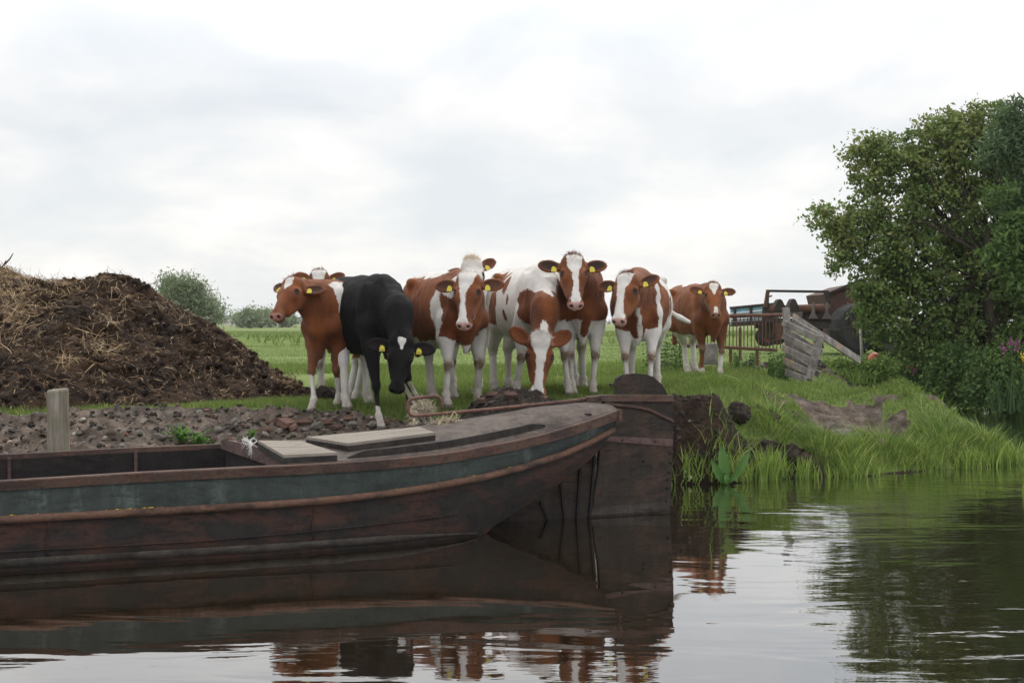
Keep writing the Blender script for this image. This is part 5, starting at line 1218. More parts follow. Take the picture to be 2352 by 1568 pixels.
    # peat lump standing by the rudder
    v, f = ico(4); dsp = 1+(fbm(v[:, 0]*2.5, v[:, 1]*2.5, v[:, 2]*2.5, 4, 5)-.5)*1.0+(fbm(v[:, 0]*8, v[:, 1]*8, v[:, 2]*8, 3, 5)-.5)*.5; o = link_mesh('peat_clod', np_mesh('peat_clod', v*dsp[:, None]*np.array([.12, .10, .10]), f, True), md); o.location = (XY(750, 13.5), 13.5, tz(XY(750, 13.5), 13.5)+.05); tag(o, 'black peat clod lying on the grass behind the legs of the leftmost cow', 'peat clod')
    for (x, y, sx, sz, sd_, lab) in ((2.62, 12.45, .13, .12, 3, 'dark peat lump at the water edge right of the large leafed plant'), (2.15, 12.6, .13, .10, 8, 'dark peat lump on the bank just above the reeds'), (3.15, 20.6, .0, 0, 1, '')):
        if sx == 0: continue
        v, f = ico(4); dsp = 1+(fbm(v[:, 0]*2+sd_, v[:, 1]*2, v[:, 2]*2, 4, sd_)-.5)*.9+(fbm(v[:, 0]*7, v[:, 1]*7, v[:, 2]*7, 3, sd_)-.5)*.4
        o = link_mesh('peat_lump', np_mesh('peat_lump', v*dsp[:, None]*np.array([sx, sx*.8, sz]), f, True), md); o.location = (x, y, tz(x, y)+.02); tag(o, lab, 'peat lump')
build_rubble(); build_heap(); build_grass()
# ------------------------------------------------------------------ trees, bushes, plants
def leaf_mat(name, stops, trans=.3, rough=.55):
    t = NT(name, rough, .3); col = t.ramp(t.attr('tint'), stops); m = t.done(col)
    tr = t.N.new('ShaderNodeBsdfTranslucent'); t.L.new(col, tr.inputs[0]); mx = t.N.new('ShaderNodeMixShader'); mx.inputs[0].default_value = trans
    t.L.new(t.b.outputs[0], mx.inputs[1]); t.L.new(tr.outputs[0], mx.inputs[2]); t.L.new(mx.outputs[0], t.N['Material Output'].inputs[0]); return m
def leaves(name, cen, size, tint, mat, parent, origin, rs, asp=.55, droop=0):
    n = len(cen); d = rs.randn(n, 3); d[:, 2] -= droop; d /= np.linalg.norm(d, axis=1)[:, None]; e = np.cross(d, rs.randn(n, 3)); e /= np.linalg.norm(e, axis=1)[:, None]; nn = np.cross(d, e)
    s = size[:, None]; V = np.stack([cen-d*s*.5, cen+e*s*asp*.5+nn*s*.08, cen+d*s*.5, cen-e*s*asp*.5+nn*s*.08], 1).reshape(-1, 3)-np.array(origin); b = np.arange(n)*4
    me = np_mesh(name, V, np.stack([b, b+1, b+2, b+3], -1), False); add_attr(me, 'tint', np.repeat(tint, 4)); return link_mesh(name, me, mat, parent)
def crown_points(blobs, Y, rs, n, clump_r, per, depth=1.0, shell=.35):
    """leaf centres: clumps of leaves spread through a union of balls given in photo pixels at distance Y"""
    w = np.array([b[2]**2 for b in blobs], float); w /= w.sum(); C = []
    for i in rs.choice(len(blobs), n, p=w):
        b = blobs[i]; r = b[2]*Y/3000; v = rs.randn(3); v /= np.linalg.norm(v); q = v*r*(shell+(1-shell)*rs.rand())**.6; c = P(b[0], b[1], Y); dy = b[3] if len(b) > 3 else 0
        C.append((c.x+q[0], c.y+q[1]*depth+dy, c.z+q[2]))
    C = np.array(C); m = len(C); k = per; cr = clump_r*(.5+.8*rs.rand(m)); o = rs.randn(m, k, 3); o *= (cr[:, None]*.6)[:, :, None]; o[:, :, 2] *= .75
    L = (C[:, None, :]+o).reshape(-1, 3); t = np.repeat(rs.rand(m), k); return L, t, C
def bark_mat(name, a, b):
    t = NT(name, .95, .1); c = t.coord(); n = t.noise(t.map(c, (6, 6, 1.2)), 3, 6, .7); return t.done(t.ramp(n, [(.35, a), (.65, b)]), t.bump(n, .8, .02))
BARK = bark_mat('dark_bark', (.025, .020, .016), (.07, .058, .046))
def tree(name, label, cat, base, blobs, Y, n, cr, per, leaf, mat, seed, trunk_r=.1, limbs=10, group=None, tintbias=None, asp=.55, droop=0, extra=None, depth=1.0, shell=.35, trunks=1, lsize=(.6, .9)):
    rs = np.random.RandomState(seed); root = empty(name, base); tag(root, label, cat, group); O = np.array(base)
    L, t, C = crown_points(blobs, Y, rs, n, cr, per, depth, shell); m = len(L)
    tint = np.clip(t*.6+.4*rs.rand(m), 0, 1)
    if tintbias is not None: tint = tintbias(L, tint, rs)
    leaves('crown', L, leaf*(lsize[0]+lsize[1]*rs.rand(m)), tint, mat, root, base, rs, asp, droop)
    b = MB(); cm = C.mean(0)
    for ti in range(trunks):
        off = np.array([rs.randn()*trunk_r*1.6*(trunks > 1), rs.randn()*trunk_r*(trunks > 1), 0]); topc = cm-O+off*4; topc[2] = (C[:, 2].max()-O[2])*.55
        mid = topc*.45+off+np.array([rs.randn()*trunk_r, 0, 0]); b.tube([tuple(off), tuple(off*1.2+mid*.4), tuple(mid), tuple(topc)], [trunk_r*1.25, trunk_r, trunk_r*.75, trunk_r*.3], 10)
        for i in rs.choice(len(C), limbs):
            e = C[i]-O; s = mid*(.35+.65*rs.rand()) if rs.rand() < .5 else mid+(topc-mid)*rs.rand(); h = (s+e)/2+np.array([0, 0, .10*np.linalg.norm(e-s)]); b.tube([tuple(s), tuple(h), tuple(e)], [trunk_r*.34, trunk_r*.2, trunk_r*.05], 6, caps=False)
    b.build('trunk', BARK, root)
    if extra: extra(root, C, rs, O)
    return root
def build_trees():
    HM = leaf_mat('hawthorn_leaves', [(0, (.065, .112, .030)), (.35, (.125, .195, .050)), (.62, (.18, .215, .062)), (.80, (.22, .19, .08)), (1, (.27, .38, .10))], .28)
    WM = leaf_mat('willow_leaves', [(0, (.055, .092, .040)), (.5, (.09, .145, .062)), (1, (.14, .21, .09))], .3)
    GMt = leaf_mat('bright_leaves', [(0, (.055, .10, .026)), (.5, (.095, .165, .042)), (1, (.15, .24, .06))], .35)
    FM = leaf_mat('hazed_distant_leaves', [(0, (.13, .17, .09)), (.5, (.19, .235, .13)), (1, (.26, .30, .17))], .3)  # paler than the near leaves, distance haze put into the colour
    DM = leaf_mat('undergrowth_leaves', [(0, (.045, .082, .023)), (.5, (.085, .15, .038)), (1, (.15, .24, .06))], .25)
    LM = leaf_mat('weed_leaves', [(0, (.065, .115, .024)), (.5, (.12, .195, .042)), (.85, (.19, .27, .06)), (1, (.20, .16, .09))], .3)
    bx = (XY(2300, 22.6), 22.6, .35)
    def blossom(root, C, rs, O):
        i = rs.choice(len(C), 260); k = 9; c = np.repeat(C[i], k, 0)+rs.randn(260*k, 3)*.07
        z = c[:, 2]; keep = (c[:, 2] < 3.6) & (c[:, 1] < 22.6); c = c[keep]; t = NT('white_blossom', .8, .2); bm_ = t.done((.55, .55, .50))
        o = leaves('blossom', c, np.full(len(c), .045)*(.6+.8*rs.rand(len(c))), rs.rand(len(c)), bm_, root, O, rs, .9); tag(o, kind='stuff')
    H = [(1885, 505, 30), (1905, 520, 36), (1935, 560, 40), (1960, 535, 50), (1925, 600, 26), (1990, 480, 45), (2000, 400, 48), (1975, 350, 40), (2030, 350, 46), (2075, 395, 66), (2075, 480, 74), (2030, 570, 66), (2120, 330, 46), (2150, 390, 66), (2200, 310, 56), (2165, 290, 40),
         (2270, 270, 46), (2230, 380, 80), (2300, 340, 76), (2160, 500, 90), (2260, 500, 96), (2110, 590, 86), (2010, 640, 60), (1990, 690, 46), (2040, 700, 70), (2010, 750, 44), (2060, 790, 42), (2130, 690, 90), (2120, 780, 56), (2220, 640, 110), (2220, 750, 80), (2320, 620, 120), (2330, 740, 90), (2360, 440, 100), (2420, 560, 120), (2440, 700, 110), (2400, 320, 90), (2480, 450, 120), (2540, 620, 140)]
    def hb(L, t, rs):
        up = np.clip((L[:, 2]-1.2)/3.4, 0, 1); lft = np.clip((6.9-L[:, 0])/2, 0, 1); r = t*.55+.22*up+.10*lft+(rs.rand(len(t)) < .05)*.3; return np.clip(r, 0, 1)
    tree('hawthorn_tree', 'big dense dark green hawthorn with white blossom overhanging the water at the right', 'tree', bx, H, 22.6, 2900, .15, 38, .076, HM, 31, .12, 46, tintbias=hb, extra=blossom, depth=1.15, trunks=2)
    Wb = [(2335, 255, 26), (2310, 285, 34), (2345, 320, 46), (2300, 350, 40), (2350, 400, 50), (2330, 470, 40), (2390, 300, 60), (2400, 430, 60), (2430, 360, 70)]
    tree('willow_tree', 'pale grey green willow with narrow leaves at the upper right edge', 'tree', (XY(2420, 20.9), 20.9, .3), Wb, 20.9, 420, .18, 30, .11, WM, 37, .07, 14, asp=.22)
    Gb = [(2330, 560, 40), (2290, 590, 30), (2350, 640, 46), (2340, 520, 34), (2300, 450, 26), (2400, 600, 60), (2410, 500, 60)]
    tree('ash_tree', 'brighter green leafy tree at the right edge below the willow', 'tree', (XY(2440, 21.4), 21.4, .3), Gb, 20.5, 230, .16, 32, .10, GMt, 41, .05, 10, asp=.4)
    # far trees
    tree('willow_tree', 'pale green round willow rising behind the right shoulder of the manure heap', 'tree', (XY(420, 62), 62, .7), [(395, 660, 26), (420, 655, 24), (440, 675, 34), (400, 690, 40), (470, 700, 28), (440, 710, 36), (490, 720, 24), (380, 650, 14), (455, 655, 12)], 62, 420, .42, 24, .17, FM, 43, .2, 12, asp=.35, lsize=(.5, .8))
    fars = [(575, 726, 16), (600, 728, 15), (556, 732, 11), (622, 727, 15), (645, 732, 11), (662, 734, 10), (590, 735, 14), ]
    for i, (px, py, r_) in enumerate(fars):
        lab = ['low tree in the distant tree row, second from its left end', 'tree in the middle of the distant tree row, beside the tallest one', 'leftmost low tree of the distant tree row beyond the meadow', 'tree in the distant row directly left of the white pole', 'small tree in the distant row right of the white pole', 'small distant tree beside the leftmost brown cow', 'low bushy tree in front of the distant row'][i]
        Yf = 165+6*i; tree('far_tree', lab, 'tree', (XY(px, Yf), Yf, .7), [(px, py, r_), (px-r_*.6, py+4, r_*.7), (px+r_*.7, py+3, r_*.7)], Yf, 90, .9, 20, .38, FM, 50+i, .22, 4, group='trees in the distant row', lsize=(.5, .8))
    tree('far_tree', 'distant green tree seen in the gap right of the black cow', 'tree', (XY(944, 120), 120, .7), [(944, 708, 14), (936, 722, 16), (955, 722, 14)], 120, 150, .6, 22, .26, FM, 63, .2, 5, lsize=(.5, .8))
    # hazy line of trees on the horizon
    rs = np.random.RandomState(5); pts = []
    for i in range(900):
        px = rs.uniform(500, 720) if rs.rand() < .5 else rs.uniform(-900, 3400); Yf = rs.uniform(480, 620); hgt = 5.0*fbm(np.array([px*.02]), np.array([1.0]), oct=3, seed=3)[0]**1.3 if (505 < px < 700) else 1.6*rs.rand(); pts.append((XY(px, Yf), Yf, .7+hgt*rs.rand()))
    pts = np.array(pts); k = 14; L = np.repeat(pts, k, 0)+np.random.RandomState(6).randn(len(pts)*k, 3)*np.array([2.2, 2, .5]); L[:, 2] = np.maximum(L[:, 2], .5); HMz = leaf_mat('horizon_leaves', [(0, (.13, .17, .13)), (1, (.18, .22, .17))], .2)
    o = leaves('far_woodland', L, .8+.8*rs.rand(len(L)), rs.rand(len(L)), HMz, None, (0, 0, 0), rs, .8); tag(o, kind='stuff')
    # undergrowth on the far bank of the side channel
    def bush(label, blobs, Y, n, mat, seed, leaf=.07, base=None, cr=.14, per=26, name='bush', cat='bush', asp=.5, shell=.2):
        b0 = base or (XY(blobs[0][0], Y), Y, tz(XY(blobs[0][0], Y), Y))
        return tree(name, label, cat, b0, blobs, Y, n, cr, per, leaf, mat, seed, .03, 8, asp=asp, shell=shell)
    bush('dark green bush hanging over the side channel left of the reeds', [(2165, 850, 40), (2160, 900, 36), (2200, 880, 50), (2190, 820, 36), (2150, 925, 14), (2220, 915, 26)], 22.0, 330, DM, 71)
    bush('dark shaded bush under the hawthorn at the right edge', [(2260, 850, 50), (2250, 900, 40), (2310, 880, 52), (2300, 820, 40), (2350, 900, 50), (2380, 840, 60), (2420, 900, 70), (2340, 955, 34), (2300, 935, 26)], 21.2, 480, DM, 72)
    bush('pale green leafy bush below the hawthorn beside the ditch', [(2080, 855, 26), (2110, 840, 24), (2060, 870, 24), (2140, 850, 20), (2150, 815, 16), (2175, 805, 18), (2120, 870, 26)], 24.0, 240, LM, 73, .06)
    bush('low bright green weeds right of the slanted wooden fence', [(1900, 850, 24), (1935, 845, 24), (1970, 850, 26), (2005, 850, 26), (2035, 845, 24), (1920, 862, 20), (1960, 868, 24), (2010, 875, 24), (2050, 880, 20), (1885, 858, 14), (2080, 890, 16)], 21.8, 420, LM, 74, .05, cr=.10, per=22)
    bush('taller green weeds beside the orange float under the hawthorn', [(2010, 828, 14), (2040, 830, 14), (2070, 832, 18), (1985, 832, 12), (2100, 825, 16)], 25.5, 120, LM, 75, .06)
    # reeds at the right edge
    rs = np.random.RandomState(12)
    def reed(lab, px, py0, h, Y, n, spread, seed, mat=None):
        r = np.random.RandomState(seed); c = P(px, py0, Y); pos = np.stack([c.x+r.randn(n)*spread, c.y+r.randn(n)*spread*.6, np.full(n, c.z)], -1)
        o = blades('reed_plant', pos-np.array(c), h*(.55+.5*r.rand(n)), (.016+.012*r.rand(n)), .15+.5*r.rand(n), np.clip(.1+.5*r.rand(n), 0, .9), mat or GR, 6, r); o.location = c; tag(o, lab, 'reeds')
    RD = mat_blades('dark_reed_blades', (.030, .065, .020), (.060, .12, .035), (.10, .16, .05))
    reed('tall upright green reeds standing in the channel before the dark bushes', 2295, 945, .75, 20.0, 26, .10, 3, RD)
    reed('bluish green reeds arching from the right edge over the channel', 2350, 945, .85, 19.0, 34, .16, 4, RD)
    reed('arching grey green reeds at the end of the ditch', 2100, 905, .55, 23.5, 60, .22, 5, RD)
    reed('tuft of tall grey green grass by the foot of the slanted fence', 1950, 880, .28, 20.5, 120, .16, 6)
    # purple and yellow flowers
    def flower(px, py, Y, colr, lab, h=.55, cnt=7, name='flower'):
        c = P(px, py, Y); t = NT(name+'_petals', .7, .2); m = t.done(colr); root = empty(name, (c.x, c.y, c.z-h)); tag(root, lab, 'flower')
        MB().tube([(0, 0, 0), (.01, 0, h*.5), (0, 0, h)], [.006, .005, .003], 5).build('stem', GM, root); r = np.random.RandomState(int(px))
        L = r.randn(cnt*3, 3)*np.array([.028, .028, .04])+np.array([c.x, c.y, c.z]); leaves('bloom', L, np.full(cnt*3, .035), r.rand(cnt*3), m, root, (c.x, c.y, c.z-h), r, .8)
    flower(2306, 800, 20.3, (.30, .06, .22), 'pink purple flower spike before the hawthorn trunk, the left one'); flower(2337, 792, 20.3, (.30, .06, .22), 'pink purple flower spike right of the trunk, nearest the picture edge', cnt=9); flower(2323, 785, 20.6, (.30, .06, .22), 'small pink purple flower, topmost beside the hawthorn trunk')
    flower(2101, 850, 23, (.42, .06, .22), 'tiny pink flower in the weeds below the hawthorn'); flower(2349, 820, 19.0, (.62, .46, .02), 'yellow iris flower on a tall stem at the right edge', h=.9)
build_trees()
def build_plants():
    rs = np.random.RandomState(3)
    t = NT('dock_leaf', .5, .35); c = t.coord(); dk = t.done(t.mix(t.noise(c, 12, 4, .6), (.045, .115, .020), (.080, .18, .035)))
    def bigleaf(parent, base, tip, w, bend, mat=dk):
        base = Vector(base); tip = Vector(tip); d = tip-base; side = Vector((1, .15, 0)) if abs(d.normalized().x) < .85 else Vector((0, .3, 1)); side = (side-d*(side.dot(d)/d.length_squared)).normalized(); nrm = side.cross(d).normalized(); vs = []; fs = []; n = 10
        for i in range(n+1):
            u = i/n; wd = w*math.sin(math.pi*min(1, u*.93+.05))**.8*(1 if u < .98 else .2)*(.35+.65*min(1, u*4)); c_ = base+d*u+nrm*bend*math.sin(math.pi*u); rip = .006*math.sin(u*23)
            vs += [c_-side*wd+nrm*(.014+rip), c_, c_+side*wd+nrm*(.014-rip)]
        for i in range(n): fs += [(i*3, i*3+1, i*3+4, i*3+3), (i*3+1, i*3+2, i*3+5, i*3+4)]
        return MB().raw(vs, fs, True).build('leaf', mat, parent)
    b = P(1668, 1112, 11.72); b.z = 0.0; root = empty('dock_plant', b); tag(root, 'water dock with big broad upright leaves at the water edge beside the rudder', 'plant')
    for a, tp, w, bd in (((1665, 1105), (1655, 1018), .050, .02), ((1672, 1105), (1722, 1030), .040, .03), ((1660, 1105), (1632, 1052), .034, .02), ((1672, 1108), (1664, 1085), .03, .03), ((1668, 1105), (1700, 1065), .028, .02), ((1662, 1108), (1640, 1085), .025, .02)):
        p0 = P(a[0], a[1], 11.7)-b; p1 = P(tp[0], tp[1], 11.62+rs.rand()*.1)-b; p0.z = 0; bigleaf(root, p0, p1, w, bd)
    # thistles on the rubble
    tm = leaf_mat('thistle_leaf', [(0, (.07, .17, .03)), (1, (.16, .30, .06))], .3)
    def thistle(px, py, Y, s, lab, n):
        ys = np.linspace(9.4, 12, 400); xq = (px-1176)/3000*ys; zq, _ = terrain(xq, ys); ok = (740-(zq-CAMH)/ys*3000 <= py+4) & (signed_dist(xq, ys) > 0); Y = float(ys[int(np.argmax(ok))])
        x = XY(px, Y); r = np.random.RandomState(int(px)); root = empty('thistle_plant', (x, Y, tz(x, Y))); tag(root, lab, 'plant'); b = MB()
        V = []; F = []; T = []
        for i in range(n):
            a = r.rand()*2*math.pi; el = .35+.9*r.rand(); L = s*(.6+.6*r.rand()); d = np.array([math.cos(a)*math.cos(el), math.sin(a)*math.cos(el), math.sin(el)]); sd = np.cross(d, [0, 0, 1]); sd /= np.linalg.norm(sd); o0 = np.array([0, 0, .01+s*.5*r.rand()]); k = 9; off = len(V); tn = r.rand()
            for j in range(k):
                u = j/(k-1); w = L*.16*(1-u*.75)*(1.0 if j % 2 == 0 else .35); c_ = o0+d*L*u-np.array([0, 0, L*.35*u*u]); lift = np.array([0, 0, .012*(1 if j % 2 else 0)])
                V += [c_-sd*w+lift, c_, c_+sd*w+lift]; T += [tn]*3
            for j in range(k-1): F += [(off+j*3, off+j*3+1, off+j*3+4, off+j*3+3), (off+j*3+1, off+j*3+2, off+j*3+5, off+j*3+4)]
        me = np_mesh('foliage', np.array(V), np.array(F), False); add_attr(me, 'tint', np.array(T)); link_mesh('foliage', me, tm, root)
    thistle(415, 1020, 9.75, .17, 'bright green thistle on the rubble, left half of the pair behind the boat rim', 30); thistle(455, 1025, 9.72, .15, 'bright green thistle on the rubble, right half of the pair behind the boat rim', 26); thistle(580, 1008, 10.0, .09, 'small green thistle sprouting beside the white twine', 20)
    # nettles in front of the gate
    V = []; nm = leaf_mat('nettle_leaf', [(0, (.040, .085, .018)), (1, (.090, .165, .035))], .3); L = []; S_ = []
    for px, cnt, Y in ((1512, 11, 18.9), (1535, 10, 18.6), (1560, 6, 18.8), (1730, 6, 19.6), (1780, 10, 18.0), (1785, 10, 17.7), (1690, 5, 19.6)):
        for i in range(cnt):
            x = XY(px+rs.randn()*14, Y); y = Y+rs.randn()*.15; z = tz(x, y); h = (.35+.3*rs.rand())*(.6 if px > 1600 else 1); S_.append((x, y, z, h))
            for q in np.linspace(.1, 1, 9):
                for a in range(4): an = a*math.pi/2+q*8; L.append((x+math.cos(an)*.035, y+math.sin(an)*.035, z+h*q))
    L = np.array(L); o = leaves('nettles', L, .055*(.6+.6*rs.rand(len(L))), rs.rand(len(L)), nm, None, (0, 0, 0), rs, .5, .4); tag(o, kind='stuff')
    S_ = np.array(S_); tag(blades('nettle_stems', S_[:, :3], S_[:, 3], np.full(len(S_), .012), np.full(len(S_), .08), rs.rand(len(S_))*.4, GM, 3, rs), kind='stuff')
build_plants()
# ------------------------------------------------------------------ post, stake, ropes, gate, wagons
def things():
    W1 = NT('weathered_post_wood', .9, .15); c = W1.coord(); n = W1.noise(W1.map(c, (9, 9, .8)), 2.2, 7, .7, .3); g = W1.noise(c, 5, 5, .6)
    col = W1.ramp(n, [(.3, (.09, .075, .06)), (.5, (.20, .175, .15)), (.7, (.32, .29, .26))]); sepx = W1.N.new('ShaderNodeSeparateXYZ'); W1.L.new(c, sepx.inputs[0])
    col = W1.mix(W1.math('MULTIPLY', W1.ramp(g, [(.45, 0), (.65, 1)]), .45), col, (.13, .13, .05)); wood = W1.done(col, W1.bump(n, .8, .012))
    W2 = NT('grey_barn_board', .9, .15); c = W2.coord(); n = W2.noise(c, 7, 6, .7); col = W2.ramp(n, [(.3, (.10, .09, .085)), (.5, (.19, .175, .165)), (.68, (.30, .28, .265))]); l = W2.noise(c, 3.5, 5, .6)
    grey = W2.done(W2.mix(W2.ramp(l, [(.60, 0), (.70, .7)]), col, (.33, .20, .06)), W2.bump(n, .6, .01))
    rust = simple_mat('rusty_iron', (.055, .028, .020), (.14, .068, .045), 12, .85); dark = simple_mat('dark_rusty_steel', (.022, .018, .016), (.055, .042, .036), 8, .8)
    # mooring post
    x, Y = XY(135, 9.95), 9.95; z0 = -.15; zt = CAMH-(894-740)/3000*Y; b = MB(); n_ = 20; rr = 25.5/3000*Y; vs = []; fs = []; rs = np.random.RandomState(4); prof = 1+rs.randn(n_)*.02
    lv = [z0, .1, .3, .5, zt-.012, zt]
    for li, z in enumerate(lv):
        for k in range(n_): a = 2*math.pi*k/n_; r_ = rr*prof[k]*(1.0-.015*li)*(.94 if li == 5 else 1); vs.append((r_*math.cos(a)+(z-.5)*-.02, r_*math.sin(a), z+(.008*math.sin(a*1+1) if li >= 4 else 0)))
    for li in range(len(lv)-1):
        for k in range(n_): fs.append((li*n_+k, li*n_+(k+1) % n_, (li+1)*n_+(k+1) % n_, (li+1)*n_+k))
    fs.append(tuple((len(lv)-1)*n_+k for k in range(n_))); o = b.raw(vs, fs).build('mooring_post', wood); o.location = (x, Y, 0); tag(o, 'thick round weathered wooden post standing in the rubble at the left', 'post')
    # stake the black cow is nosing
    b = MB(); a0 = P(934, 882, 11.35); a1 = P(1010, 1015, 10.95)
    root = empty('wooden_stake', a1); tag(root, 'leaning split wooden stake under the muzzle of the black cow', 'stake')
    d = a0-a1; s = Vector((1, 0, 0)).cross(d).normalized()
    MB().beam((-.022, 0, 0), d+Vector((-.022, 0, -.012)), .036, .055, (0, 1, 0), .006).build('stake_half', wood, root); MB().beam((.024, 0, .0), d+Vector((.024, 0, .012)), .032, .055, (0, 1, 0), .006).build('stake_half', wood, root)
    # ropes
    rm = leaf_mat('frayed_rope', [(0, (.30, .24, .16)), (.5, (.46, .40, .30)), (1, (.60, .55, .46))], .1, .9); wm = leaf_mat('white_twine', [(0, (.55, .54, .52)), (1, (.75, .74, .72))], .1, .8)
    def frizz(name, lab, blobs, n, mat, seed, ln=.05, wd=.0035, core=None, cat='rope'):
        r = np.random.RandomState(seed); c0 = P(*blobs[0][:3]); root = empty(name, c0); tag(root, lab, cat); pts = []
        for i in r.choice(len(blobs), n, p=np.array([q[3]**2 for q in blobs])/sum(q[3]**2 for q in blobs)):
            q = blobs[i]; cc = P(q[0], q[1], q[2]); rad = q[3]*q[2]/3000; v = r.randn(3); v /= np.linalg.norm(v); pts.append(np.array(cc-c0)+v*rad*(.4+.6*r.rand()))
        pts = np.array(pts); d = r.randn(n, 3); d /= np.linalg.norm(d, axis=1)[:, None]; hair_tuft('frayed_fibres', root, mat, pts, d, ln, wd, root, seed, .2)
        for cp in core or []:
            MB().tube([P(*q)-c0 for q in cp[0]], cp[1], 7).build('strand', mat, root)
        return root
    frizz('frayed_rope', 'frayed pale rope bundle wrapped round the stake below the black cow', [(960, 938, 11.05, 14), (975, 930, 11.05, 16), (950, 950, 11.0, 10), (990, 935, 11.05, 10), (952, 975, 10.9, 9)], 900, rm, 3, .045, .0035, [([(952, 950, 11.0), (950, 985, 10.85), (958, 1000, 10.7)], .012)])
    frizz('rope_tangle', 'tangled pale mooring rope heaped on the far edge of the deck', [(1003, 976, 9.36, 13), (1023, 970, 9.36, 15), (1042, 974, 9.36, 13), (985, 981, 9.36, 9), (1018, 980, 9.3, 10), (1052, 978, 9.36, 8)], 1100, rm, 5, .040, .0032,
          [([(985, 986, 9.3), (1000, 972, 9.36), (1020, 962, 9.36), (1042, 967, 9.33), (1050, 981, 9.3), (1028, 986, 9.26), (1005, 980, 9.28), (1012, 968, 9.3)], .011), ([(1020, 980, 9.3), (1035, 960, 9.32), (1043, 945, 9.4), (1050, 952, 9.3), (1040, 975, 9.3)], .006), ([(1045, 968, 9.36), (1060, 964, 9.4), (1075, 972, 9.4)], .006)])
    frizz('white_twine', 'white twine knotted over the bulkhead with loose hanging ends', [(565, 1012, 8.98, 9), (575, 1020, 8.95, 8), (578, 1026, 8.93, 5), (578, 1040, 8.92, 4)], 150, wm, 8, .030, .0020,
          [([(556, 1010, 9.0), (572, 1014, 8.96), (575, 1028, 8.93), (578, 1052, 8.92)], .005), ([(572, 1012, 8.96), (582, 1005, 8.98), (590, 1012, 8.98), (580, 1022, 8.94), (572, 1046, 8.92)], .004), ([(575, 1014, 8.95), (578, 1034, 8.92), (583, 1048, 8.92)], .006)], 'twine')
    # metal bar gate
    Yg = 18.7; root = empty('metal_gate', (XY(1725, Yg), Yg, .7)); tag(root, 'rusty metal feed gate of thin vertical bars behind the single brown cow', 'gate'); q0 = Vector(root.location)
    A = lambda px, py, Y=Yg: P(px, py, Y)-q0
    MB().tube([A(1560, 728), A(1798, 723)], .026, 8).build('top_rail', rust, root); MB().tube([A(1560, 793), A(1660, 797), A(1785, 804)], .024, 8).build('bottom_rail', rust, root)
    for px in np.arange(1566, 1794, 8.4): MB().tube([A(px, 727), A(px, 800)], .0075, 5, caps=False).build('bar', rust, root)
    for px, a, b_ in ((1678, 798, 832), (1739, 801, 838), (1700, 752, 826)): MB().beam(A(px, a), A(px, b_), .04 if px != 1700 else .035, .04, (0, 1, 0)).build('post', rust, root)
    MB().box(A(1628, 812), (.24, .2, .30), bevel=.01).build('foot_block', grey, root)
    # leaning slatted fence of barn boards
    Yf = 17.0; root = empty('slatted_fence', (XY(1835, Yf), Yf, .7)); tag(root, 'grey weathered wooden slatted fence panel with slanting boards beside the metal gate', 'fence'); q0 = Vector(root.location)
    A = lambda px, py, Y=Yf: P(px, py, Y)-q0
    MB().beam(A(1805, 706, 17.6), A(1815, 855, 17.6), .09, .09, (0, 1, 0), .008).build('post', grey, root)
    MB().beam(A(1884, 770), A(1858, 871), .095, .09, (0, 1, 0), .008).build('post', grey, root)
    for a, b_ in (((1795, 744), (1884, 796)), ((1796, 772), (1878, 820)), ((1795, 798), (1876, 846)), ((1797, 824), (1868, 866)), ((1800, 848), (1862, 874))):
        pass
    sl = [((1796, 745), (1880, 800)), ((1796, 772), (1874, 822)), ((1796, 799), (1872, 848)), ((1800, 829), (1868, 876-6)), ((1803, 853), (1856, 876+14))]
    sl = [((1797, 741), (1877, 786)), ((1797, 771), (1874, 817)), ((1797, 799), (1872, 842)), ((1801, 829), (1868, 868)), ((1804, 855), (1852, 880))]
    for (a, b_) in sl: MB().beam(A(a[0], a[1]-1, 17.5), A(b_[0], b_[1]-8, 16.93), .022, .085, (0, .2, 1), .004).build('slat', grey, root)
    for (a, b_) in sl: MB().beam(A(a[0]+22, a[1]-4, 17.75), A(b_[0]+14, b_[1]-8, 17.15), .022, .08, (0, .2, 1), .004).build('slat', grey, root)
    pl = MB().beam((0, 0, 0), P(1822, 728, 17.7)-P(1975, 828, 19.0), .03, .11, (0, .2, 1), .004).build('loose_plank', grey); pl.location = P(1975, 828, 19.0); tag(pl, 'long weathered plank leaning diagonally from the slatted fence down to the grass', 'plank')
    # blue flatbed trailer
    Yt = 31.0; root = empty('farm_trailer', (XY(1730, Yt), Yt, .7)); tag(root, 'old blue sided farm trailer standing in the meadow behind the metal gate', 'trailer'); q0 = Vector(root.location); A = lambda px, py, Y=Yt: P(px, py, Y)-q0
    blue = simple_mat('faded_blue_paint', (.14, .33, .45), (.26, .46, .56), 5, .6); pale = simple_mat('faded_grey_blue', (.22, .28, .29), (.32, .37, .37), 6, .7)
    def quad(p, m, name, th=.05): 
        f = [Vector(v) for v in p]; bk = [v+Vector((0, th, 0)) for v in f]; return MB().raw(f+bk, [(0, 1, 2, 3), (7, 6, 5, 4), (0, 4, 5, 1), (1, 5, 6, 2), (2, 6, 7, 3), (3, 7, 4, 0)]).build(name, m, root)
    quad([A(1678, 719), A(1678, 708, Yt), A(1790, 697), A(1790, 708)], blue, 'side_board'); quad([A(1678, 732), A(1678, 720), A(1790, 709), A(1790, 724)], pale, 'side_board'); quad([A(1678, 747), A(1678, 733), A(1790, 725), A(1790, 740)], pale, 'chassis_side')
    MB().beam(A(1676, 707), A(1792, 696), .08, .05).build('top_edge', dark, root)
    for px, a, b_ in ((1688, 706, 738), (1725, 703, 737), (1764, 699, 736)): MB().beam(A(px, a, Yt-.06), A(px, b_, Yt-.06), .06, .06, (0, 1, 0)).build('stanchion', dark, root)
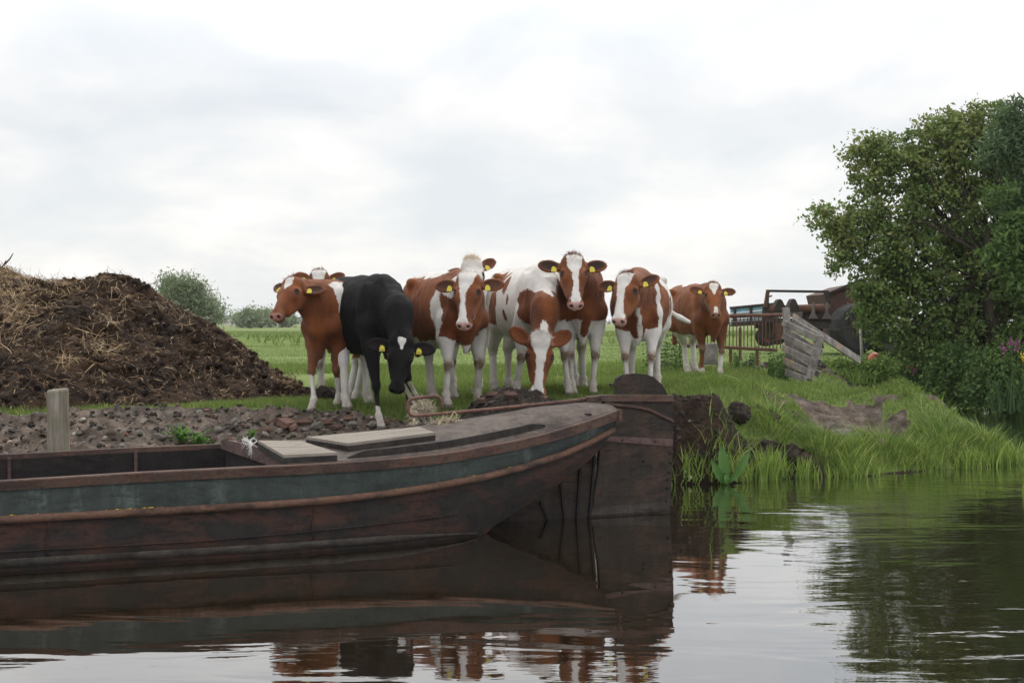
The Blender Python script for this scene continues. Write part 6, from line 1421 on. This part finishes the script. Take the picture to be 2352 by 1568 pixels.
    MB().beam(A(1680, 745), A(1790, 738), .5, .10).build('frame', dark, root)
    red = simple_mat('faded_red_wheel', (.14, .035, .03), (.20, .06, .05), 6, .7); tyre = simple_mat('old_tyre_rubber', (.016, .015, .015), (.034, .032, .031), 9, .85)
    def wheel(parent, c, r, w, rimm, n=28, ax=(1, 0, 0)):
        ax = Vector(ax).normalized(); c = Vector(c); hub = MB(); t = MB(); u = ax.orthogonal().normalized(); v = ax.cross(u); prof = [(.58, -.42), (.80, -.5), (.95, -.46), (1.0, -.3), (1.0, .3), (.95, .46), (.80, .5), (.58, .42)]; vs = []; fs = []; m = len(prof)
        for k in range(n):
            a = 2*math.pi*k/n
            for (rr_, xx) in prof: vs.append(c+(u*math.cos(a)+v*math.sin(a))*r*rr_*(1.0 if k % 2 or rr_ < .99 else .975)+ax*w*xx)
        for k in range(n):
            for j in range(m-1): fs.append((k*m+j, k*m+j+1, ((k+1) % n)*m+j+1, ((k+1) % n)*m+j))
        wt = t.raw(vs, fs, False).build('wheel', tyre, parent); hub.tube([c-ax*w*.30, c-ax*w*.1, c+ax*w*.1, c+ax*w*.30], [r*.6, r*.5, r*.5, r*.6], 20); hub.tube([c-ax*w*.35, c+ax*w*.35], [r*.16, r*.16], 12); hub.build('rim', rimm, wt)
    wheel(root, A(1757, 773, Yt-.1), .23, .2, red, ax=(.5, -.85, 0)); wheel(root, A(1785, 771, Yt+1.2), .22, .2, red, ax=(.5, -.85, 0))
    MB().beam(A(1735, 748), A(1800, 752), .3, .12).build('axle', dark, root)
    # harvester header frame on legs
    Yh = 27.0; root = empty('farm_implement', (XY(1830, Yh), Yh, .7)); tag(root, 'rusty farm implement with a high bar frame and row of pointed hoods', 'farm machine'); q0 = Vector(root.location); A = lambda px, py, Y=Yh: P(px, py, Y)-q0
    MB().beam(A(1760, 668), A(1903, 670), .07, .05).build('top_bar', dark, root); MB().beam(A(1764, 667), A(1757, 710), .07, .08, (0, 1, 0)).build('upright', rust, root); MB().beam(A(1764, 680), A(1763, 722), .04, .04, (0, 1, 0)).build('upright', dark, root)
    MB().beam(A(1898, 668), A(1903, 712), .09, .08, (0, 1, 0)).build('upright', dark, root); MB().beam(A(1765, 682), A(1773, 679), .03, .03).build('hook', rust, root)
    MB().tube([A(1768, 711), A(1810, 711), A(1905, 708)], .10, 10).build('roller', rust, root)
    hood = MB
    for px, top, w in ((1788, 687, 12), (1819, 686, 12)):
        p = [(px-w, 715), (px-w+1, 705), (px-w+5, 694), (px-3, top+1), (px, top), (px+4, top+2), (px+w-4, 696), (px+w, 706), (px+w, 715)]
        MB().prism([(A(a, b_).x, A(a, b_).z) for a, b_ in p], (0, 0, 0), (1, 0, 0), (0, 0, 1), (0, 1, 0), .35).build('hood', dark, root)
    sheet = simple_mat('dull_sheet_metal', (.075, .065, .058), (.15, .135, .125), 5, .7)
    MB().beam(A(1778, 722), A(1840, 722), .3, .12).build('cover', sheet, root)
    for px in (1862, 1893):
        p = [(px-10, 732), (px-3, 718), (px-1, 694), (px+1, 694), (px+2, 718), (px+9, 732)]; MB().prism([(A(a, b_).x, A(a, b_).z) for a, b_ in p], (0, -.25, 0), (1, 0, 0), (0, 0, 1), (0, 1, 0), .12).build('divider_point', sheet, root)
    MB().prism([(A(a, b_).x, A(a, b_).z) for a, b_ in [(1835, 712), (1905, 712), (1903, 738), (1848, 736), (1838, 726)]], (0, .1, 0), (1, 0, 0), (0, 0, 1), (0, 1, 0), .3).build('cutter_trough', dark, root)
    MB().beam(A(1760, 735), A(1905, 738), .35, .10).build('lower_beam', dark, root); MB().beam(A(1838, 745), A(1898, 746), .5, .14).build('gearbox', dark, root)
    MB().prism([(A(a, b_).x, A(a, b_).z) for a, b_ in [(1775, 742), (1815, 742), (1812, 752), (1800, 766), (1778, 764)]], (0, 0, 0), (1, 0, 0), (0, 0, 1), (0, 1, 0), .5).build('side_plate', rust, root)
    for px, a, b_, w in ((1758, 705, 778, .12), (1772, 712, 778, .14), (1800, 735, 782, .08), (1872, 745, 775, .3)): MB().beam(A(px, a), A(px, b_), w, .10, (0, 1, 0)).build('leg', dark, root)
    MB().beam(A(1880, 768), A(1886, 800), .10, .1, (0, 1, 0)).build('leg', dark, root); MB().beam(A(1765, 790), A(1822, 775), .10, .08).build('skid', dark, root)
    # brown box wagon with a big tyre
    Yw = 29.0; root = empty('silage_wagon', (XY(1960, Yw), Yw, .7)); tag(root, 'dark red brown box wagon with large black tyre half hidden by the hawthorn', 'wagon'); q0 = Vector(root.location); A = lambda px, py, Y=Yw: P(px, py, Y)-q0
    brown = simple_mat('red_brown_sheet', (.050, .024, .020), (.085, .040, .033), 3, .75)
    MB().prism([(A(a, b_).x, A(a, b_).z) for a, b_ in [(1893, 676), (1950, 656), (2040, 640), (2080, 640), (2080, 780), (1912, 782), (1907, 745), (1903, 715)]], (0, .9, 0), (1, 0, 0), (0, 0, 1), (0, 1, 0), 1.8).build('body', brown, root)
    MB().beam(A(1889, 679, Yw-.05), A(1955, 652, Yw-.05), .10, .05).build('roof_edge', dark, root)
    wheel(root, A(1962, 755, Yw-.35), .56, .46, dark, ax=(.35, -.93, 0)); wheel(root, A(2040, 760, Yw-.35), .52, .46, dark, ax=(.35, -.93, 0)); MB().beam(A(1935, 775, Yw+.2), A(2060, 780, Yw+.2), .5, .2).build('chassis', dark, root)
    # white fence posts and wire
    wp = simple_mat('white_painted_post', (.45, .45, .43), (.68, .68, .66), 14, .7)
    Yp = 23.5; b_ = P(1980, 818, Yp); zt = P(1973, 687, Yp); o = MB().tube([(0, 0, 0), ((zt-b_).x*.5, 0, (zt-b_).z*.5), ((zt-b_).x, 0, (zt-b_).z)], [.030, .024, .018], 8).build('fence_post', wp); o.location = b_; tag(o, 'thin white fence post standing before the brown wagon', 'post')
    o = MB().tube([(0, 0, 0), (0, 0, P(637, 722, 150).z-.7)], .09, 6).build('marker_pole', wp); o.location = (XY(637, 150), 150, .7); tag(o, 'thin white pole in front of the distant tree row', 'pole')
    c0 = P(1900, 757, 24); w = MB(); w.tube([Vector((0, 0, 0)), P(1940, 752, 23.8)-c0, P(1973, 747, 23.6)-c0, P(2030, 738, 23.4)-c0], .004, 4); o = w.build('fence_wire', dark); o.location = c0; tag(o, 'thin sagging wire running to the white fence post', 'wire')
    # orange float, far house and shed
    orange = simple_mat('faded_orange_plastic', (.48, .12, .06), (.58, .20, .12), 6, .5)
    v, f = ico(3); o = link_mesh('orange_float', np_mesh('orange_float', v*np.array([.105, .09, .075]), f, True), orange); o.location = P(2006, 820, 23.0); o.rotation_euler = (0, R(-35), 0); tag(o, 'faded orange plastic float lying in the grass under the hawthorn', 'float')
    wall = simple_mat('pale_farm_wall', (.45, .43, .40), (.58, .56, .52), 1, .8); roof = simple_mat('dull_roof', (.12, .10, .10), (.20, .18, .17), 1, .8)
    def house(px, Y, w, h, d, lab, m1, m2, rh):
        root = empty('farmhouse' if w < 12 else 'barn', (XY(px, Y), Y, .7)); tag(root, lab, 'building'); MB().box((0, 0, h/2), (w, d, h)).build('wall', m1, root)
        MB().raw([(-w/2-.2, -d/2-.2, h), (w/2+.2, -d/2-.2, h), (w/2+.2, d/2+.2, h), (-w/2-.2, d/2+.2, h), (-w/2, 0, h+rh), (w/2, 0, h+rh)], [(0, 1, 5, 4), (2, 3, 4, 5), (0, 4, 3), (1, 2, 5)]).build('roof', m2, root)
        MB().box((w*.2, -d/2-.03, h*.45), (w*.12, .06, h*.5)).build('door', m2, root)
    house(531, 330, 3.2, .9, 4, 'tiny white building on the horizon left of the distant trees', wall, roof, .6); house(952, 105, 2.2, .42, 3, 'low pale shed with grey roof seen right of the black cow', roof, wall, .35)
    # straw stalks lying in the grass, a feather
    st = leaf_mat('loose_stalk', [(0, (.45, .40, .28)), (1, (.6, .55, .42))], .1)
    c0 = Vector((2.4, 14.2, tz(2.4, 14.2)+.05)); o = MB().tube([(-.08, 0, .03), (0, 0, .01), (.09, -.02, -.03)], .004, 5).build('straw_stalk', st); o.location = c0; tag(o, 'single pale straw stalk lying on the grass right of the rudder', 'stalk')
    c0 = P(2050, 917, 19.0); b = MB(); b.raw([(-.03, 0, -.02), (.0, -.01, .035), (.035, 0, .0), (.01, .01, -.04)], [(0, 1, 2, 3)]); 
    # small litter on the deck
    for (px, py, m, r_, lab) in ((1195+0, 1020, 'black', .016, ''),):
        pass
things()

def build_haze():
    m = bpy.data.materials.new('air_haze'); m.use_nodes = True; N = m.node_tree.nodes; L = m.node_tree.links; N.clear()
    out = N.new('ShaderNodeOutputMaterial'); v = N.new('ShaderNodeVolumePrincipled'); v.inputs['Color'].default_value = (.93, .96, 1.0, 1); v.inputs['Density'].default_value = .0003; v.inputs['Anisotropy'].default_value = .3
    L.new(v.outputs[0], out.inputs['Volume'])
    o = MB().box((0, 1500, 9), (9000, 9000, 26)).build('haze', m); tag(o, kind='stuff')
build_haze()
